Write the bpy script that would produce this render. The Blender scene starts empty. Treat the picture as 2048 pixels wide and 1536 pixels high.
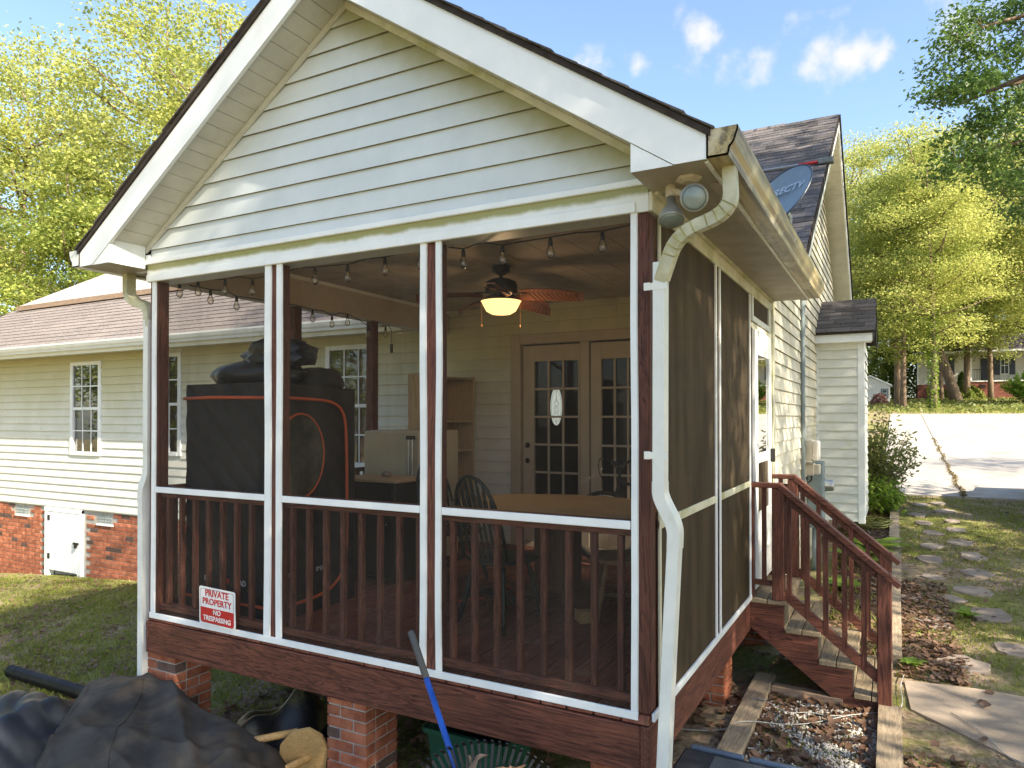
import bpy, bmesh, math, random
import numpy as np
from mathutils import Vector, Matrix, Quaternion

# ------------------------------------------------------------------ camera
scene = bpy.context.scene
COL = scene.collection
cam_d = bpy.data.cameras.new('camera'); cam = bpy.data.objects.new('camera', cam_d); COL.objects.link(cam)
cam.location = (1.0116, -3.2242, 1.3926)
cam.rotation_euler = (math.pi/2 + 0.0098, 0.0, 0.4965)
cam_d.sensor_width = 36.0; cam_d.lens = 24.903; cam_d.shift_y = 0.02592
cam_d.clip_start = 0.05; cam_d.clip_end = 2000
scene.camera = cam

# ------------------------------------------------------------------ sky and sun
SUN = Vector((1.0, -0.28, 0.74)).normalized()
world = bpy.data.worlds.new('World'); scene.world = world; world.use_nodes = True
wn, wl = world.node_tree.nodes, world.node_tree.links
wn.clear()
wo = wn.new('ShaderNodeOutputWorld'); wb = wn.new('ShaderNodeBackground'); wb.inputs[1].default_value = 0.12
sky = wn.new('ShaderNodeTexSky'); sky.sky_type = 'NISHITA'; sky.sun_disc = False
sky.sun_elevation = math.asin(SUN.z); sky.sun_rotation = math.atan2(SUN.x, SUN.y)
sky.air_density = 1.0; sky.dust_density = 1.3; sky.ozone_density = 1.5
tc = wn.new('ShaderNodeTexCoord')
def wmath(op, a, b=None):
    n = wn.new('ShaderNodeMath'); n.operation = op
    for i, q in enumerate((a, b)):
        if q is None: continue
        if isinstance(q, (int, float)): n.inputs[i].default_value = q
        else: wl.new(q, n.inputs[i])
    return n.outputs[0]
# small fair weather clouds: soft lumps round a few directions, broken up by noise
def pix_dir(px, py):
    y, p = 0.4965, 0.0098
    f = Vector((-math.sin(y)*math.cos(p), math.cos(y)*math.cos(p), math.sin(p))); r = Vector((math.cos(y), math.sin(y), 0)); u = r.cross(f)
    return (f + r*(px-1024)/1416.7 + u*(821-py)/1416.7).normalized()
cloud_noise = wn.new('ShaderNodeTexNoise'); cloud_noise.inputs['Scale'].default_value = 21; cloud_noise.inputs['Detail'].default_value = 6
cloud_noise.inputs['Roughness'].default_value = 0.55
wl.new(tc.outputs['Generated'], cloud_noise.inputs['Vector'])
total = None
CLOUDS = [(pix_dir(1410, 92), .046), (pix_dir(1450, 115), .036), (pix_dir(1525, 108), .028), (pix_dir(1640, 98), .046), (pix_dir(1690, 98), .050), (pix_dir(1760, 112), .026),
          (pix_dir(1935, 38), .048), (pix_dir(1180, 145), .028), (pix_dir(1275, 130), .018), (Vector((.8, .3, .4)).normalized(), .07), (Vector((-.5, -.7, .6)).normalized(), .06),
          (Vector((.3, -.8, .5)).normalized(), .07), (Vector((.1, .5, .9)).normalized(), .06), (Vector((-.9, .3, .5)).normalized(), .05)]
for d, rad in CLOUDS:
    vm = wn.new('ShaderNodeVectorMath'); vm.operation = 'DISTANCE'; vm.inputs[1].default_value = d
    wl.new(tc.outputs['Generated'], vm.inputs[0])
    q = wmath('SUBTRACT', 1.0, wmath('DIVIDE', vm.outputs['Value'], rad))
    total = q if total is None else wmath('MAXIMUM', total, q)
cm = wmath('ADD', total, wmath('MULTIPLY', wmath('SUBTRACT', cloud_noise.outputs['Fac'], 0.5), 3.4))
ramp = wn.new('ShaderNodeMapRange'); ramp.interpolation_type = 'SMOOTHSTEP'
ramp.inputs[1].default_value = 0.0; ramp.inputs[2].default_value = 1.25; ramp.inputs[4].default_value = 0.95
wl.new(cm, ramp.inputs[0])
gate = wmath('MULTIPLY', ramp.outputs[0], wmath('GREATER_THAN', total, -0.45))
wmx = wn.new('ShaderNodeMix'); wmx.data_type = 'RGBA'
wl.new(gate, wmx.inputs[0]); wl.new(sky.outputs[0], wmx.inputs[6]); wmx.inputs[7].default_value = (2.9, 2.85, 2.8, 1)
wl.new(wmx.outputs[2], wb.inputs[0]); wl.new(wb.outputs[0], wo.inputs[0])

sun_d = bpy.data.lights.new('sun', 'SUN'); sun_d.energy = 5.0; sun_d.angle = math.radians(0.55); sun_d.color = (1.0, 0.88, 0.70)
sun_o = bpy.data.objects.new('sun', sun_d); COL.objects.link(sun_o)
sun_o.rotation_euler = (-SUN).to_track_quat('-Z', 'Y').to_euler(); sun_o.location = SUN*60

scene.view_settings.view_transform = 'Standard'; scene.view_settings.look = 'None'; scene.view_settings.gamma = 1.0
scene.view_settings.use_curve_mapping = False
scene.view_settings.exposure = 1.6
scene.render.engine = 'CYCLES'
cy = scene.cycles
cy.use_denoising = True; cy.max_bounces = 7; cy.diffuse_bounces = 4; cy.glossy_bounces = 3; cy.transmission_bounces = 4; cy.transparent_max_bounces = 16
cy.sample_clamp_indirect = 8.0; cy.caustics_reflective = False; cy.caustics_refractive = False

R = random.Random(7)
# ------------------------------------------------------------------ mesh helpers
class MB:
    def __init__(s): s.v = []; s.f = []
    def add(s, vs, fs):
        n = len(s.v); s.v += [tuple(v) for v in vs]; s.f += [tuple(i+n for i in f) for f in fs]; return s
    def box(s, x0, x1, y0, y1, z0, z1, c=0.0):
        if x0 > x1: x0, x1 = x1, x0
        if y0 > y1: y0, y1 = y1, y0
        if z0 > z1: z0, z1 = z1, z0
        c = min(c, .45*(x1-x0), .45*(y1-y0), .45*(z1-z0))
        if c <= 0:
            return s.add([(x, y, z) for x in (x0, x1) for y in (y0, y1) for z in (z0, z1)],
                         [(0, 1, 3, 2), (4, 6, 7, 5), (0, 4, 5, 1), (2, 3, 7, 6), (0, 2, 6, 4), (1, 5, 7, 3)])
        L = ((x0, x1), (y0, y1), (z0, z1)); vs = []; idx = {}
        for i in (0, 1):
            for j in (0, 1):
                for k in (0, 1):
                    b = (i, j, k)
                    for a in range(3):
                        p = []
                        for t in range(3):
                            e = L[t][b[t]]
                            if t != a: e += c if b[t] == 0 else -c
                            p.append(e)
                        idx[b + (a,)] = len(vs); vs.append(tuple(p))
        fs = []
        for a in range(3):
            o = [t for t in range(3) if t != a]
            for e in (0, 1):
                q = []
                for u, w in ((0, 0), (1, 0), (1, 1), (0, 1)):
                    b = [0, 0, 0]; b[a] = e; b[o[0]] = u; b[o[1]] = w; q.append(idx[tuple(b) + (a,)])
                fs.append(tuple(q))
        for a in range(3):
            o = [t for t in range(3) if t != a]
            for u in (0, 1):
                for w in (0, 1):
                    b0 = [0, 0, 0]; b0[o[0]] = u; b0[o[1]] = w; b1 = list(b0); b1[a] = 1
                    fs.append((idx[tuple(b0) + (o[0],)], idx[tuple(b1) + (o[0],)], idx[tuple(b1) + (o[1],)], idx[tuple(b0) + (o[1],)]))
        for i in (0, 1):
            for j in (0, 1):
                for k in (0, 1): fs.append(tuple(idx[(i, j, k, a)] for a in range(3)))
        return s.add(vs, fs)
    def prism(s, poly, axis, a, b):
        def P(u, w, t): return {'x': (t, u, w), 'y': (u, t, w), 'z': (u, w, t)}[axis]
        n = len(poly)
        vs = [P(u, w, a) for u, w in poly] + [P(u, w, b) for u, w in poly]
        fs = [tuple(range(n)), tuple(range(2*n-1, n-1, -1))] + [(i, (i+1) % n, n+(i+1) % n, n+i) for i in range(n)]
        return s.add(vs, fs)
    def bar(s, p, q, w, h, up=(0, 0, 1)):
        p, q = Vector(p), Vector(q); d = (q-p).normalized(); up = Vector(up)
        if abs(d.dot(up)) > .98: up = Vector((0, 1, 0))
        r = d.cross(up).normalized(); u = r.cross(d)
        vs = [e + r*(w/2*a) + u*(h/2*b) for e in (p, q) for a, b in ((-1, -1), (1, -1), (1, 1), (-1, 1))]
        return s.add(vs, [(0, 1, 2, 3), (7, 6, 5, 4), (0, 4, 5, 1), (1, 5, 6, 2), (2, 6, 7, 3), (3, 7, 4, 0)])
    def tube(s, path, r, n=8, caps=True, closed=False):
        path = [Vector(p) for p in path]; m = len(path)
        rs = r if isinstance(r, (list, tuple)) else [r]*m
        t0 = (path[1]-path[0]).normalized(); a = Vector((0, 0, 1)) if abs(t0.z) < .9 else Vector((1, 0, 0))
        u = t0.cross(a).normalized(); base = len(s.v); vs = []; fs = []
        for i, p in enumerate(path):
            t = (path[(i+1) % m] - path[i-1]) if closed else (path[min(i+1, m-1)] - path[max(i-1, 0)])
            t = t.normalized(); u = (u - t*u.dot(t)).normalized(); w = t.cross(u)
            for k in range(n):
                an = 2*math.pi*k/n; vs.append(p + (u*math.cos(an) + w*math.sin(an))*rs[i])
        for i in range(m if closed else m-1):
            j = (i+1) % m
            for k in range(n): fs.append((i*n+k, i*n+(k+1) % n, j*n+(k+1) % n, j*n+k))
        if caps and not closed: fs += [tuple(range(n-1, -1, -1)), tuple((m-1)*n+k for k in range(n))]
        return s.add(vs, fs)
    def sweep(s, path, prof, side=(0, 1, 0), caps=True):
        path = [Vector(p) for p in path]; m = len(path); n = len(prof); vs = []; fs = []; side = Vector(side)
        for i, p in enumerate(path):
            a = (path[i]-path[i-1]).normalized() if i else None; b = (path[i+1]-path[i]).normalized() if i < m-1 else None
            t = ((a or b) + (b or a)).normalized()
            sd = (side - t*side.dot(t)).normalized(); w = t.cross(sd)
            k = 1.0
            if a and b: k = 1/max(.5, math.sqrt((1+a.dot(b))/2))
            for x, y in prof: vs.append(p + sd*x + w*(y*k))
        for i in range(m-1):
            for k in range(n): fs.append((i*n+k, i*n+(k+1) % n, (i+1)*n+(k+1) % n, (i+1)*n+k))
        if caps: fs += [tuple(range(n-1, -1, -1)), tuple((m-1)*n+k for k in range(n))]
        return s.add(vs, fs)
    def lathe(s, prof, c=(0, 0, 0), n=16, M=None):
        vs = []; fs = []; m = len(prof)
        for r, z in prof:
            for k in range(n):
                a = 2*math.pi*k/n; v = Vector((r*math.cos(a), r*math.sin(a), z))
                if M is not None: v = M @ v
                vs.append(v + Vector(c))
        for i in range(m-1):
            for k in range(n): fs.append((i*n+k, i*n+(k+1) % n, (i+1)*n+(k+1) % n, (i+1)*n+k))
        if prof[0][0] > 1e-5: fs.append(tuple(range(n-1, -1, -1)))
        if prof[-1][0] > 1e-5: fs.append(tuple((m-1)*n+k for k in range(n)))
        return s.add(vs, fs)
    def mesh(s, name, mat=None, smooth=False):
        me = bpy.data.meshes.new(name); me.from_pydata(s.v, [], s.f); me.update()
        if smooth: me.shade_smooth()
        if len(s.f) < 6000:
            bm = bmesh.new(); bm.from_mesh(me); bmesh.ops.recalc_face_normals(bm, faces=bm.faces); bm.to_mesh(me); bm.free()
        if mat: me.materials.append(mat)
        return me

def link(name, me, parent=None, loc=None, rot=None, scale=None):
    o = bpy.data.objects.new(name, me); COL.objects.link(o)
    if parent is not None: o.parent = parent
    if loc is not None: o.location = loc
    if rot is not None: o.rotation_euler = rot
    if scale is not None: o.scale = scale
    return o
def ob(name, mb, mat, parent=None, smooth=False, loc=None, rot=None):
    return link(name, mb.mesh(name, mat, smooth), parent, loc, rot)
def tag(o, label=None, cat=None, group=None, kind=None):
    if label: o['label'] = label
    if cat: o['category'] = cat
    if group: o['group'] = group
    if kind: o['kind'] = kind
    return o
def empty(name, label=None, cat=None, group=None, loc=(0, 0, 0), rotz=0.0):
    o = bpy.data.objects.new(name, None); COL.objects.link(o); o.location = loc; o.rotation_euler = (0, 0, rotz); o.empty_display_size = .1
    return tag(o, label, cat, group)
def np_mesh(name, verts, faces, mat, smooth=False):
    me = bpy.data.meshes.new(name); n = len(verts); k = faces.shape[1]
    me.vertices.add(n); me.vertices.foreach_set('co', np.ascontiguousarray(verts, dtype=np.float32).ravel())
    me.loops.add(faces.size); me.loops.foreach_set('vertex_index', np.ascontiguousarray(faces, dtype=np.int32).ravel())
    me.polygons.add(len(faces)); me.polygons.foreach_set('loop_start', np.arange(0, faces.size, k, dtype=np.int32))
    me.update(calc_edges=True)
    if smooth: me.shade_smooth()
    me.materials.append(mat); return me
def text_mesh(body, size, mat, bold=0.0, width=1.0):
    cu = bpy.data.curves.new('lettering', 'FONT'); cu.body = body; cu.size = size; cu.align_x = 'CENTER'; cu.align_y = 'CENTER'; cu.offset = bold; cu.extrude = .0008; cu.resolution_u = 3
    o = bpy.data.objects.new('lettering', cu); COL.objects.link(o)
    dg = bpy.context.evaluated_depsgraph_get(); me = bpy.data.meshes.new_from_object(o.evaluated_get(dg))
    bpy.data.objects.remove(o); me.materials.clear(); me.materials.append(mat)
    me.transform(Matrix.Diagonal((width, 1, 1, 1))); return me

# ------------------------------------------------------------------ materials
class NT:
    def __init__(s, name):
        s.m = bpy.data.materials.new(name); s.m.use_nodes = True; s.n = s.m.node_tree.nodes; s.l = s.m.node_tree.links; s.n.clear()
        s.out = s.n.new('ShaderNodeOutputMaterial')
        s.pos = None
    def P(s):
        if s.pos is None: s.pos = s.n.new('ShaderNodeNewGeometry')
        return s.pos.outputs['Position']
    def mapping(s, scale, loc=(0, 0, 0)):
        k = s.n.new('ShaderNodeMapping'); k.inputs['Scale'].default_value = scale; k.inputs['Location'].default_value = loc; s.l.new(s.P(), k.inputs['Vector']); return k.outputs[0]
    def noise(s, scale, detail=4, rough=.55, vec=None, dist=0.):
        k = s.n.new('ShaderNodeTexNoise'); k.inputs['Scale'].default_value = scale; k.inputs['Detail'].default_value = detail; k.inputs['Roughness'].default_value = rough
        k.inputs['Distortion'].default_value = dist
        s.l.new(vec if vec is not None else s.P(), k.inputs['Vector']); return k.outputs['Fac']
    def rng(s, x, a, b, lo=0., hi=1., smooth=True):
        k = s.n.new('ShaderNodeMapRange'); k.interpolation_type = 'SMOOTHSTEP' if smooth else 'LINEAR'
        for i, q in enumerate((a, b, lo, hi)): k.inputs[i+1].default_value = q
        s.l.new(x, k.inputs[0]); return k.outputs[0]
    def math(s, op, a, b=None):
        k = s.n.new('ShaderNodeMath'); k.operation = op
        for i, q in enumerate((a, b)):
            if q is None: continue
            if isinstance(q, (int, float)): k.inputs[i].default_value = q
            else: s.l.new(q, k.inputs[i])
        return k.outputs[0]
    def mix(s, f, a, b, blend='MIX'):
        k = s.n.new('ShaderNodeMix'); k.data_type = 'RGBA'; k.blend_type = blend
        for i, q in ((0, f), (6, a), (7, b)):
            if isinstance(q, (int, float)): k.inputs[i].default_value = q
            elif isinstance(q, tuple): k.inputs[i].default_value = q if len(q) == 4 else q + (1,)
            else: s.l.new(q, k.inputs[i])
        return k.outputs[2]
    def random(s):
        return s.n.new('ShaderNodeObjectInfo').outputs['Random']
    def island(s):
        if s.pos is None: s.P()
        return s.pos.outputs['Random Per Island']
    def val(s, col, f):   # multiply a colour by a value
        k = s.n.new('ShaderNodeHueSaturation'); s.l.new(col, k.inputs['Color'])
        if isinstance(f, (int, float)): k.inputs['Value'].default_value = f
        else: s.l.new(f, k.inputs['Value'])
        return k.outputs[0]
    def bsdf(s, col, rough=.6, spec=.4, metal=0., bump=None, bstr=.2, bdist=.01):
        b = s.n.new('ShaderNodeBsdfPrincipled')
        if isinstance(col, tuple): b.inputs['Base Color'].default_value = col if len(col) == 4 else col + (1,)
        else: s.l.new(col, b.inputs['Base Color'])
        if isinstance(rough, (int, float)): b.inputs['Roughness'].default_value = rough
        else: s.l.new(rough, b.inputs['Roughness'])
        b.inputs['Specular IOR Level'].default_value = spec; b.inputs['Metallic'].default_value = metal
        if bump is not None:
            k = s.n.new('ShaderNodeBump'); k.inputs['Strength'].default_value = bstr; k.inputs['Distance'].default_value = bdist
            s.l.new(bump, k.inputs['Height']); s.l.new(k.outputs[0], b.inputs['Normal'])
        return b
    def done(s, sh): s.l.new(sh.outputs[0], s.out.inputs[0]); return s.m
    def shmix(s, f, a, b):
        k = s.n.new('ShaderNodeMixShader')
        if isinstance(f, (int, float)): k.inputs[0].default_value = f
        else: s.l.new(f, k.inputs[0])
        s.l.new(a.outputs[0], k.inputs[1]); s.l.new(b.outputs[0], k.inputs[2]); return k
def c3(c, k): return tuple(min(1, x*k) for x in c)
def mat(name, col, rough=.6, var=.15, scale=5., col2=None, rnd=0., spec=.35, metal=0., bump=0., bscale=40., stain=None, stretch=(1, 1, 1)):
    t = NT(name); v = t.mapping(stretch)
    n = t.noise(scale, 5, .6, v)
    c = t.mix(t.rng(n, .3, .7), c3(col, 1-var), col2 or c3(col, 1+var))
    if stain:
        scol, ssc, lo, hi, amt = stain
        c = t.mix(t.rng(t.noise(ssc, 6, .65), lo, hi, 0, amt), c, scol)
    if rnd: c = t.val(c, t.rng(t.random(), 0, 1, 1-rnd, 1+rnd, False))
    bu = t.noise(bscale, 4, .6, v) if bump else None
    return t.done(t.bsdf(c, rough, spec, metal, bu, bump, .01))
def wood(name, axis, dark, light, rough=.65, worn=None, gs=1.0):
    t = NT(name); st = {'x': (1.3, 26, 26), 'y': (26, 1.3, 26), 'z': (26, 26, 1.3)}[axis]
    st2 = {'x': (.35, 4.6, 4.6), 'y': (4.6, .35, 4.6), 'z': (4.6, 4.6, .35)}[axis]
    off = t.n.new('ShaderNodeVectorMath'); off.operation = 'ADD'
    rv = t.n.new('ShaderNodeVectorMath'); rv.operation = 'SCALE'; rv.inputs[0].default_value = (13, 17, 11); t.l.new(t.random(), rv.inputs['Scale'])
    m1 = t.n.new('ShaderNodeMapping'); m1.inputs['Scale'].default_value = tuple(x*gs for x in st)
    m2 = t.n.new('ShaderNodeMapping'); m2.inputs['Scale'].default_value = tuple(x*gs for x in st2)
    t.l.new(t.P(), off.inputs[0]); t.l.new(rv.outputs[0], off.inputs[1]); t.l.new(off.outputs[0], m1.inputs[0]); t.l.new(off.outputs[0], m2.inputs[0])
    g = t.noise(3, 6, .7, m1.outputs[0], .6); h = t.noise(2, 4, .6, m2.outputs[0], 1.8)
    w = t.n.new('ShaderNodeMath'); w.operation = 'FRACT'; mm = t.math('MULTIPLY', h, 9.0); t.l.new(mm, w.inputs[0])
    ring = t.rng(w.outputs[0], .0, .9)
    f = t.math('ADD', t.math('MULTIPLY', t.rng(g, .32, .68), .45), t.math('MULTIPLY', ring, .55))
    c = t.mix(f, dark, light)
    if worn: c = t.mix(t.rng(t.noise(4.5, 6, .7), .52, .72, 0, worn[1]), c, worn[0])
    c = t.val(c, t.rng(t.random(), 0, 1, .85, 1.15, False))
    return t.done(t.bsdf(c, rough, .3, 0, g, .35, .004))
def plain(name, col, rough=.5, spec=.4, metal=0.):
    t = NT(name); return t.done(t.bsdf(col, rough, spec, metal))
def emis(name, col, strength):
    t = NT(name); e = t.n.new('ShaderNodeEmission'); e.inputs[0].default_value = col + (1,); e.inputs[1].default_value = strength; return t.done(e)
def screen_mat(name, col, cover):
    t = NT(name); tr = t.n.new('ShaderNodeBsdfTransparent'); d = t.bsdf(t.mix(t.rng(t.noise(3, 5, .6, t.mapping((2, 2, .5))), .3, .7), c3(col, .75), c3(col, 1.3)), .75, .15)
    f = t.rng(t.noise(2.0, 5, .6, t.mapping((3, 3, .6))), .25, .75, cover-.05, cover+.05)
    return t.done(t.shmix(f, tr, d))
def glass_mat(name, tint=(1, 1, 1), ior=1.55, gain=1.9, base=.06):
    t = NT(name); tr = t.n.new('ShaderNodeBsdfTransparent'); tr.inputs[0].default_value = tint + (1,)
    g = t.n.new('ShaderNodeBsdfGlossy'); g.inputs['Roughness'].default_value = .02; g.inputs['Color'].default_value = (.95, .95, .95, 1)
    fr = t.n.new('ShaderNodeFresnel'); fr.inputs[0].default_value = ior
    f = t.math('MINIMUM', t.math('ADD', t.math('MULTIPLY', fr.outputs[0], gain), base), 1.0)
    return t.done(t.shmix(f, tr, g))
def leaf_mat(name, dark, light, trans=.45, clump=.9):
    t = NT(name)
    f = t.math('ADD', t.math('MULTIPLY', t.rng(t.noise(clump, 3, .6), .3, .7), .5), t.math('MULTIPLY', t.island(), .5))
    c = t.mix(f, dark, light)
    d = t.bsdf(c, .45, .35); tl = t.n.new('ShaderNodeBsdfTranslucent'); t.l.new(t.mix(.5, c, c3(light, 1.5)), tl.inputs[0])
    return t.done(t.shmix(trans, d, tl))

LAP_SHADE = mat('shaded_lap_edge', (.20, .19, .13), .8, .3, 8.)  # dark underside colour paints the shadow line below each siding lap
VINYL = mat('vinyl_siding', (.74, .75, .69), .42, .05, 3., spec=.4, stain=((.40, .40, .17), 1.6, .56, .8, .35), bump=.05, bscale=60)
def gable_vinyl():
    t = NT('gable_vinyl'); c = t.mix(t.rng(t.noise(3., 5, .6), .3, .7), (.60, .65, .655), (.67, .72, .725))
    sx = t.n.new('ShaderNodeSeparateXYZ'); t.l.new(t.P(), sx.inputs[0])
    d = t.math('SUBTRACT', t.math('SUBTRACT', 3.86 - .675*1.845, t.math('MULTIPLY', sx.outputs[0], .675)), sx.outputs[2])   # distance below the sheltered rake where algae grows
    k = t.math('ADD', d, t.math('MULTIPLY', t.math('SUBTRACT', t.noise(2.2, 5, .6), .5), .35))
    c = t.mix(t.rng(k, .02, .33, .85, .0), c, (.34, .32, .11))
    c = t.mix(t.rng(t.noise(7, 6, .7), .62, .8, 0, .25), c, (.5, .46, .36))
    return t.done(t.bsdf(c, .4, .4, 0, t.noise(50, 3), .05))
GVINYL = gable_vinyl()
def wing_vinyl():
    t = NT('wing_vinyl'); c = t.mix(t.rng(t.noise(3., 5, .6), .3, .7), (.66, .66, .58), (.74, .74, .67))
    sx = t.n.new('ShaderNodeSeparateXYZ'); t.l.new(t.P(), sx.inputs[0])
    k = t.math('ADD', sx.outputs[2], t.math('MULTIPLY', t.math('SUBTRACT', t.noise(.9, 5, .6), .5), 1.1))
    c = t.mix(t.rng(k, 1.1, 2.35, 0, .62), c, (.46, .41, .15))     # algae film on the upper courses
    return t.done(t.bsdf(c, .45, .4, 0, t.noise(50, 3), .05))
WVINYL = wing_vinyl()
def gutter_mat():
    t = NT('stained_gutter'); v = t.mapping((9, .35, 9)); a = t.noise(3, 5, .6, v); b = t.noise(2.2, 5, .65, t.mapping((2, 1.2, 2)))
    c = t.mix(t.rng(a, .35, .62), (.13, .095, .045), (.46, .37, .16)); c = t.mix(t.rng(b, .52, .68, 0, .75), c, (.60, .55, .42))
    return t.done(t.bsdf(c, .35, .4))
SGUTTER = gutter_mat()
SIDESOFF = mat('shaded_soffit', (.40, .355, .285), .55, .12, 5., stain=((.27, .23, .17), 4., .45, .75, .5))  # soffit colour darkened to paint in the shade under the side eaves
SIDE_VINYL = mat('side_vinyl', (.66, .62, .50), .45, .08, 3., stain=((.42, .36, .16), 1.3, .45, .75, .55), bump=.05, bscale=60)
WHITE = mat('white_trim', (.82, .85, .85), .4, .05, 4., stain=((.5, .47, .38), 5., .64, .84, .4))
GREENTRIM = mat('weathered_trim', (.66, .64, .50), .5, .1, 5., stain=((.36, .36, .10), 3., .45, .7, .7))
def header_mat():
    t = NT('header_trim'); c = t.mix(t.rng(t.noise(4., 5, .6), .3, .7), (.74, .76, .73), (.80, .82, .79))
    sx = t.n.new('ShaderNodeSeparateXYZ'); t.l.new(t.P(), sx.inputs[0])
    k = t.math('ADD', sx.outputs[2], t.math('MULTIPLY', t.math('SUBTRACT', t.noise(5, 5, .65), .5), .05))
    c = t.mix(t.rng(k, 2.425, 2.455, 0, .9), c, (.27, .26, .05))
    return t.done(t.bsdf(c, .42, .4))
HEADER = header_mat()
FASCIA = mat('white_fascia', (.83, .86, .86), .38, .05, 3., stain=((.55, .47, .40), 2.5, .6, .85, .35))
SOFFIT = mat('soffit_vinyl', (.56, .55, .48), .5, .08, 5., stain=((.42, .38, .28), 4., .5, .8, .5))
GUTTER = mat('gutter_paint', (.46, .40, .20), .35, .25, 4., stain=((.10, .075, .03), 5., .40, .60, .9), stretch=(1, .3, 1))
DSPOUT = mat('downspout_paint', (.76, .78, .74), .35, .06, 4., stain=((.42, .40, .16), 3., .56, .78, .5))
ALGAE = mat('mossy_downspout', (.54, .54, .42), .4, .15, 9., stain=((.33, .32, .13), 6., .42, .66, .75))
STX = wood('red_stain_lengthwise', 'x', (.036, .014, .011), (.225, .082, .052), .6, ((.07, .035, .025), .55))
STY = wood('red_stain_depthwise', 'y', (.040, .015, .012), (.215, .080, .051), .6, ((.08, .04, .028), .5))
STZ = wood('red_stain_upright', 'z', (.042, .016, .012), (.185, .068, .045), .6, ((.07, .032, .022), .5))
DECK = wood('deck_stain', 'y', (.08, .028, .02), (.27, .095, .062), .7, ((.34, .26, .17), .45))
TREAD = wood('worn_tread', 'y', (.16, .12, .075), (.36, .29, .19), .75, ((.17, .06, .04), .4))
LUMBER = wood('weathered_lumber', 'y', (.20, .15, .10), (.42, .34, .24), .8)
LUMBERX = wood('weathered_lumber_crosswise', 'x', (.20, .13, .09), (.38, .28, .20), .8)
OAKTOP = wood('maple_veneer', 'x', (.30, .20, .09), (.40, .28, .14), .5, gs=.6)
SHELFW = wood('pale_board', 'z', (.36, .25, .14), (.50, .37, .22), .55, gs=.5)
PINE = wood('varnished_pine', 'x', (.42, .25, .09), (.62, .40, .17), .45, gs=.8)
SHING = mat('asphalt_shingle', (.122, .112, .110), .95, .25, 30., rnd=.35, spec=.15, bump=.6, bscale=220, stain=((.18, .155, .145), 2., .45, .75, .5))
ROOFB = mat('roof_felt', (.05, .042, .038), .95, .2, 20., spec=.1)
BRICK = mat('brick_face', (.38, .115, .06), .85, .3, 9., col2=(.47, .18, .10), rnd=.25, spec=.2, bump=.5, bscale=90, stain=((.5, .42, .36), 12., .62, .85, .25))
DBRICK = mat('dark_brick_face', (.12, .075, .06), .85, .3, 9., rnd=.2, spec=.2, bump=.5, bscale=90)
MORTAR = mat('mortar', (.42, .39, .35), .95, .15, 20., spec=.1, bump=.5, bscale=120)
CONC = mat('concrete', (.40, .37, .33), .9, .1, 2.5, spec=.15, bump=.3, bscale=60, stain=((.24, .21, .18), 1.1, .45, .75, .6))
STONE = mat('flagstone', (.30, .25, .21), .9, .15, 6., rnd=.15, spec=.15, bump=.4, bscale=40)
BLACKP = plain('black_plastic', (.012, .012, .013), .4)
BLACKM = plain('black_metal', (.015, .014, .014), .45)
CHAIRB = mat('dark_green_paint', (.014, .022, .018), .35, .2, 8.)
TENT = mat('tent_cloth', (.016, .016, .018), .55, .25, 12., spec=.3, bump=.4, bscale=300)
ORANGE = plain('orange_piping', (.55, .10, .03), .6)
STEEL = mat('galvanised_steel', (.45, .46, .46), .35, .1, 9., metal=.7)
GREYP = mat('grey_utility_paint', (.22, .27, .28), .5, .1, 5.)
BEIGEP = mat('beige_plastic', (.58, .52, .42), .5, .08, 6.)
FRIDGE = mat('cream_enamel', (.50, .45, .33), .45, .06, 3.)
GLASS = glass_mat('window_glass')
DGLASS = glass_mat('door_glass', (.9, .9, .88), 1.4, .5, .0)
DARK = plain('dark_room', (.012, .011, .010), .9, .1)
CURTAIN = mat('white_curtain', (.55, .52, .46), .9, .1, 6.)
FSCREEN = screen_mat('front_screen_mesh', (.055, .047, .039), .30)
LSCREEN = screen_mat('far_screen_mesh', (.07, .06, .05), .22)
RSCREEN = screen_mat('side_screen_mesh', (.066, .048, .028), .86)
LEAF1 = leaf_mat('leaf_yellow_green', (.11, .175, .022), (.56, .56, .17), .42, .35)
LEAF2 = leaf_mat('leaf_mid_green', (.065, .13, .02), (.40, .44, .11), .40, .35)
LEAF3 = leaf_mat('leaf_oak', (.035, .085, .022), (.13, .21, .045), .4, .9)
LEAF4 = leaf_mat('leaf_shrub', (.09, .13, .03), (.27, .29, .09), .4, 3.)
LEAF5 = leaf_mat('leaf_bright', (.10, .22, .03), (.26, .36, .05), .45, 3.)
BARK = mat('bark', (.17, .125, .09), .95, .35, 6., bump=.8, bscale=14, stretch=(2, 2, .4), spec=.1)
GRASS = leaf_mat('grass_blade', (.11, .16, .025), (.33, .34, .085), .38, 1.2)
DRYLEAF = leaf_mat('dry_leaf', (.085, .045, .027), (.29, .18, .115), .15, 2.)
GRAVEL = mat('white_marble_chip', (.50, .47, .42), .8, .25, 30., stain=((.22, .17, .12), 6., .5, .75, .7))

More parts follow.
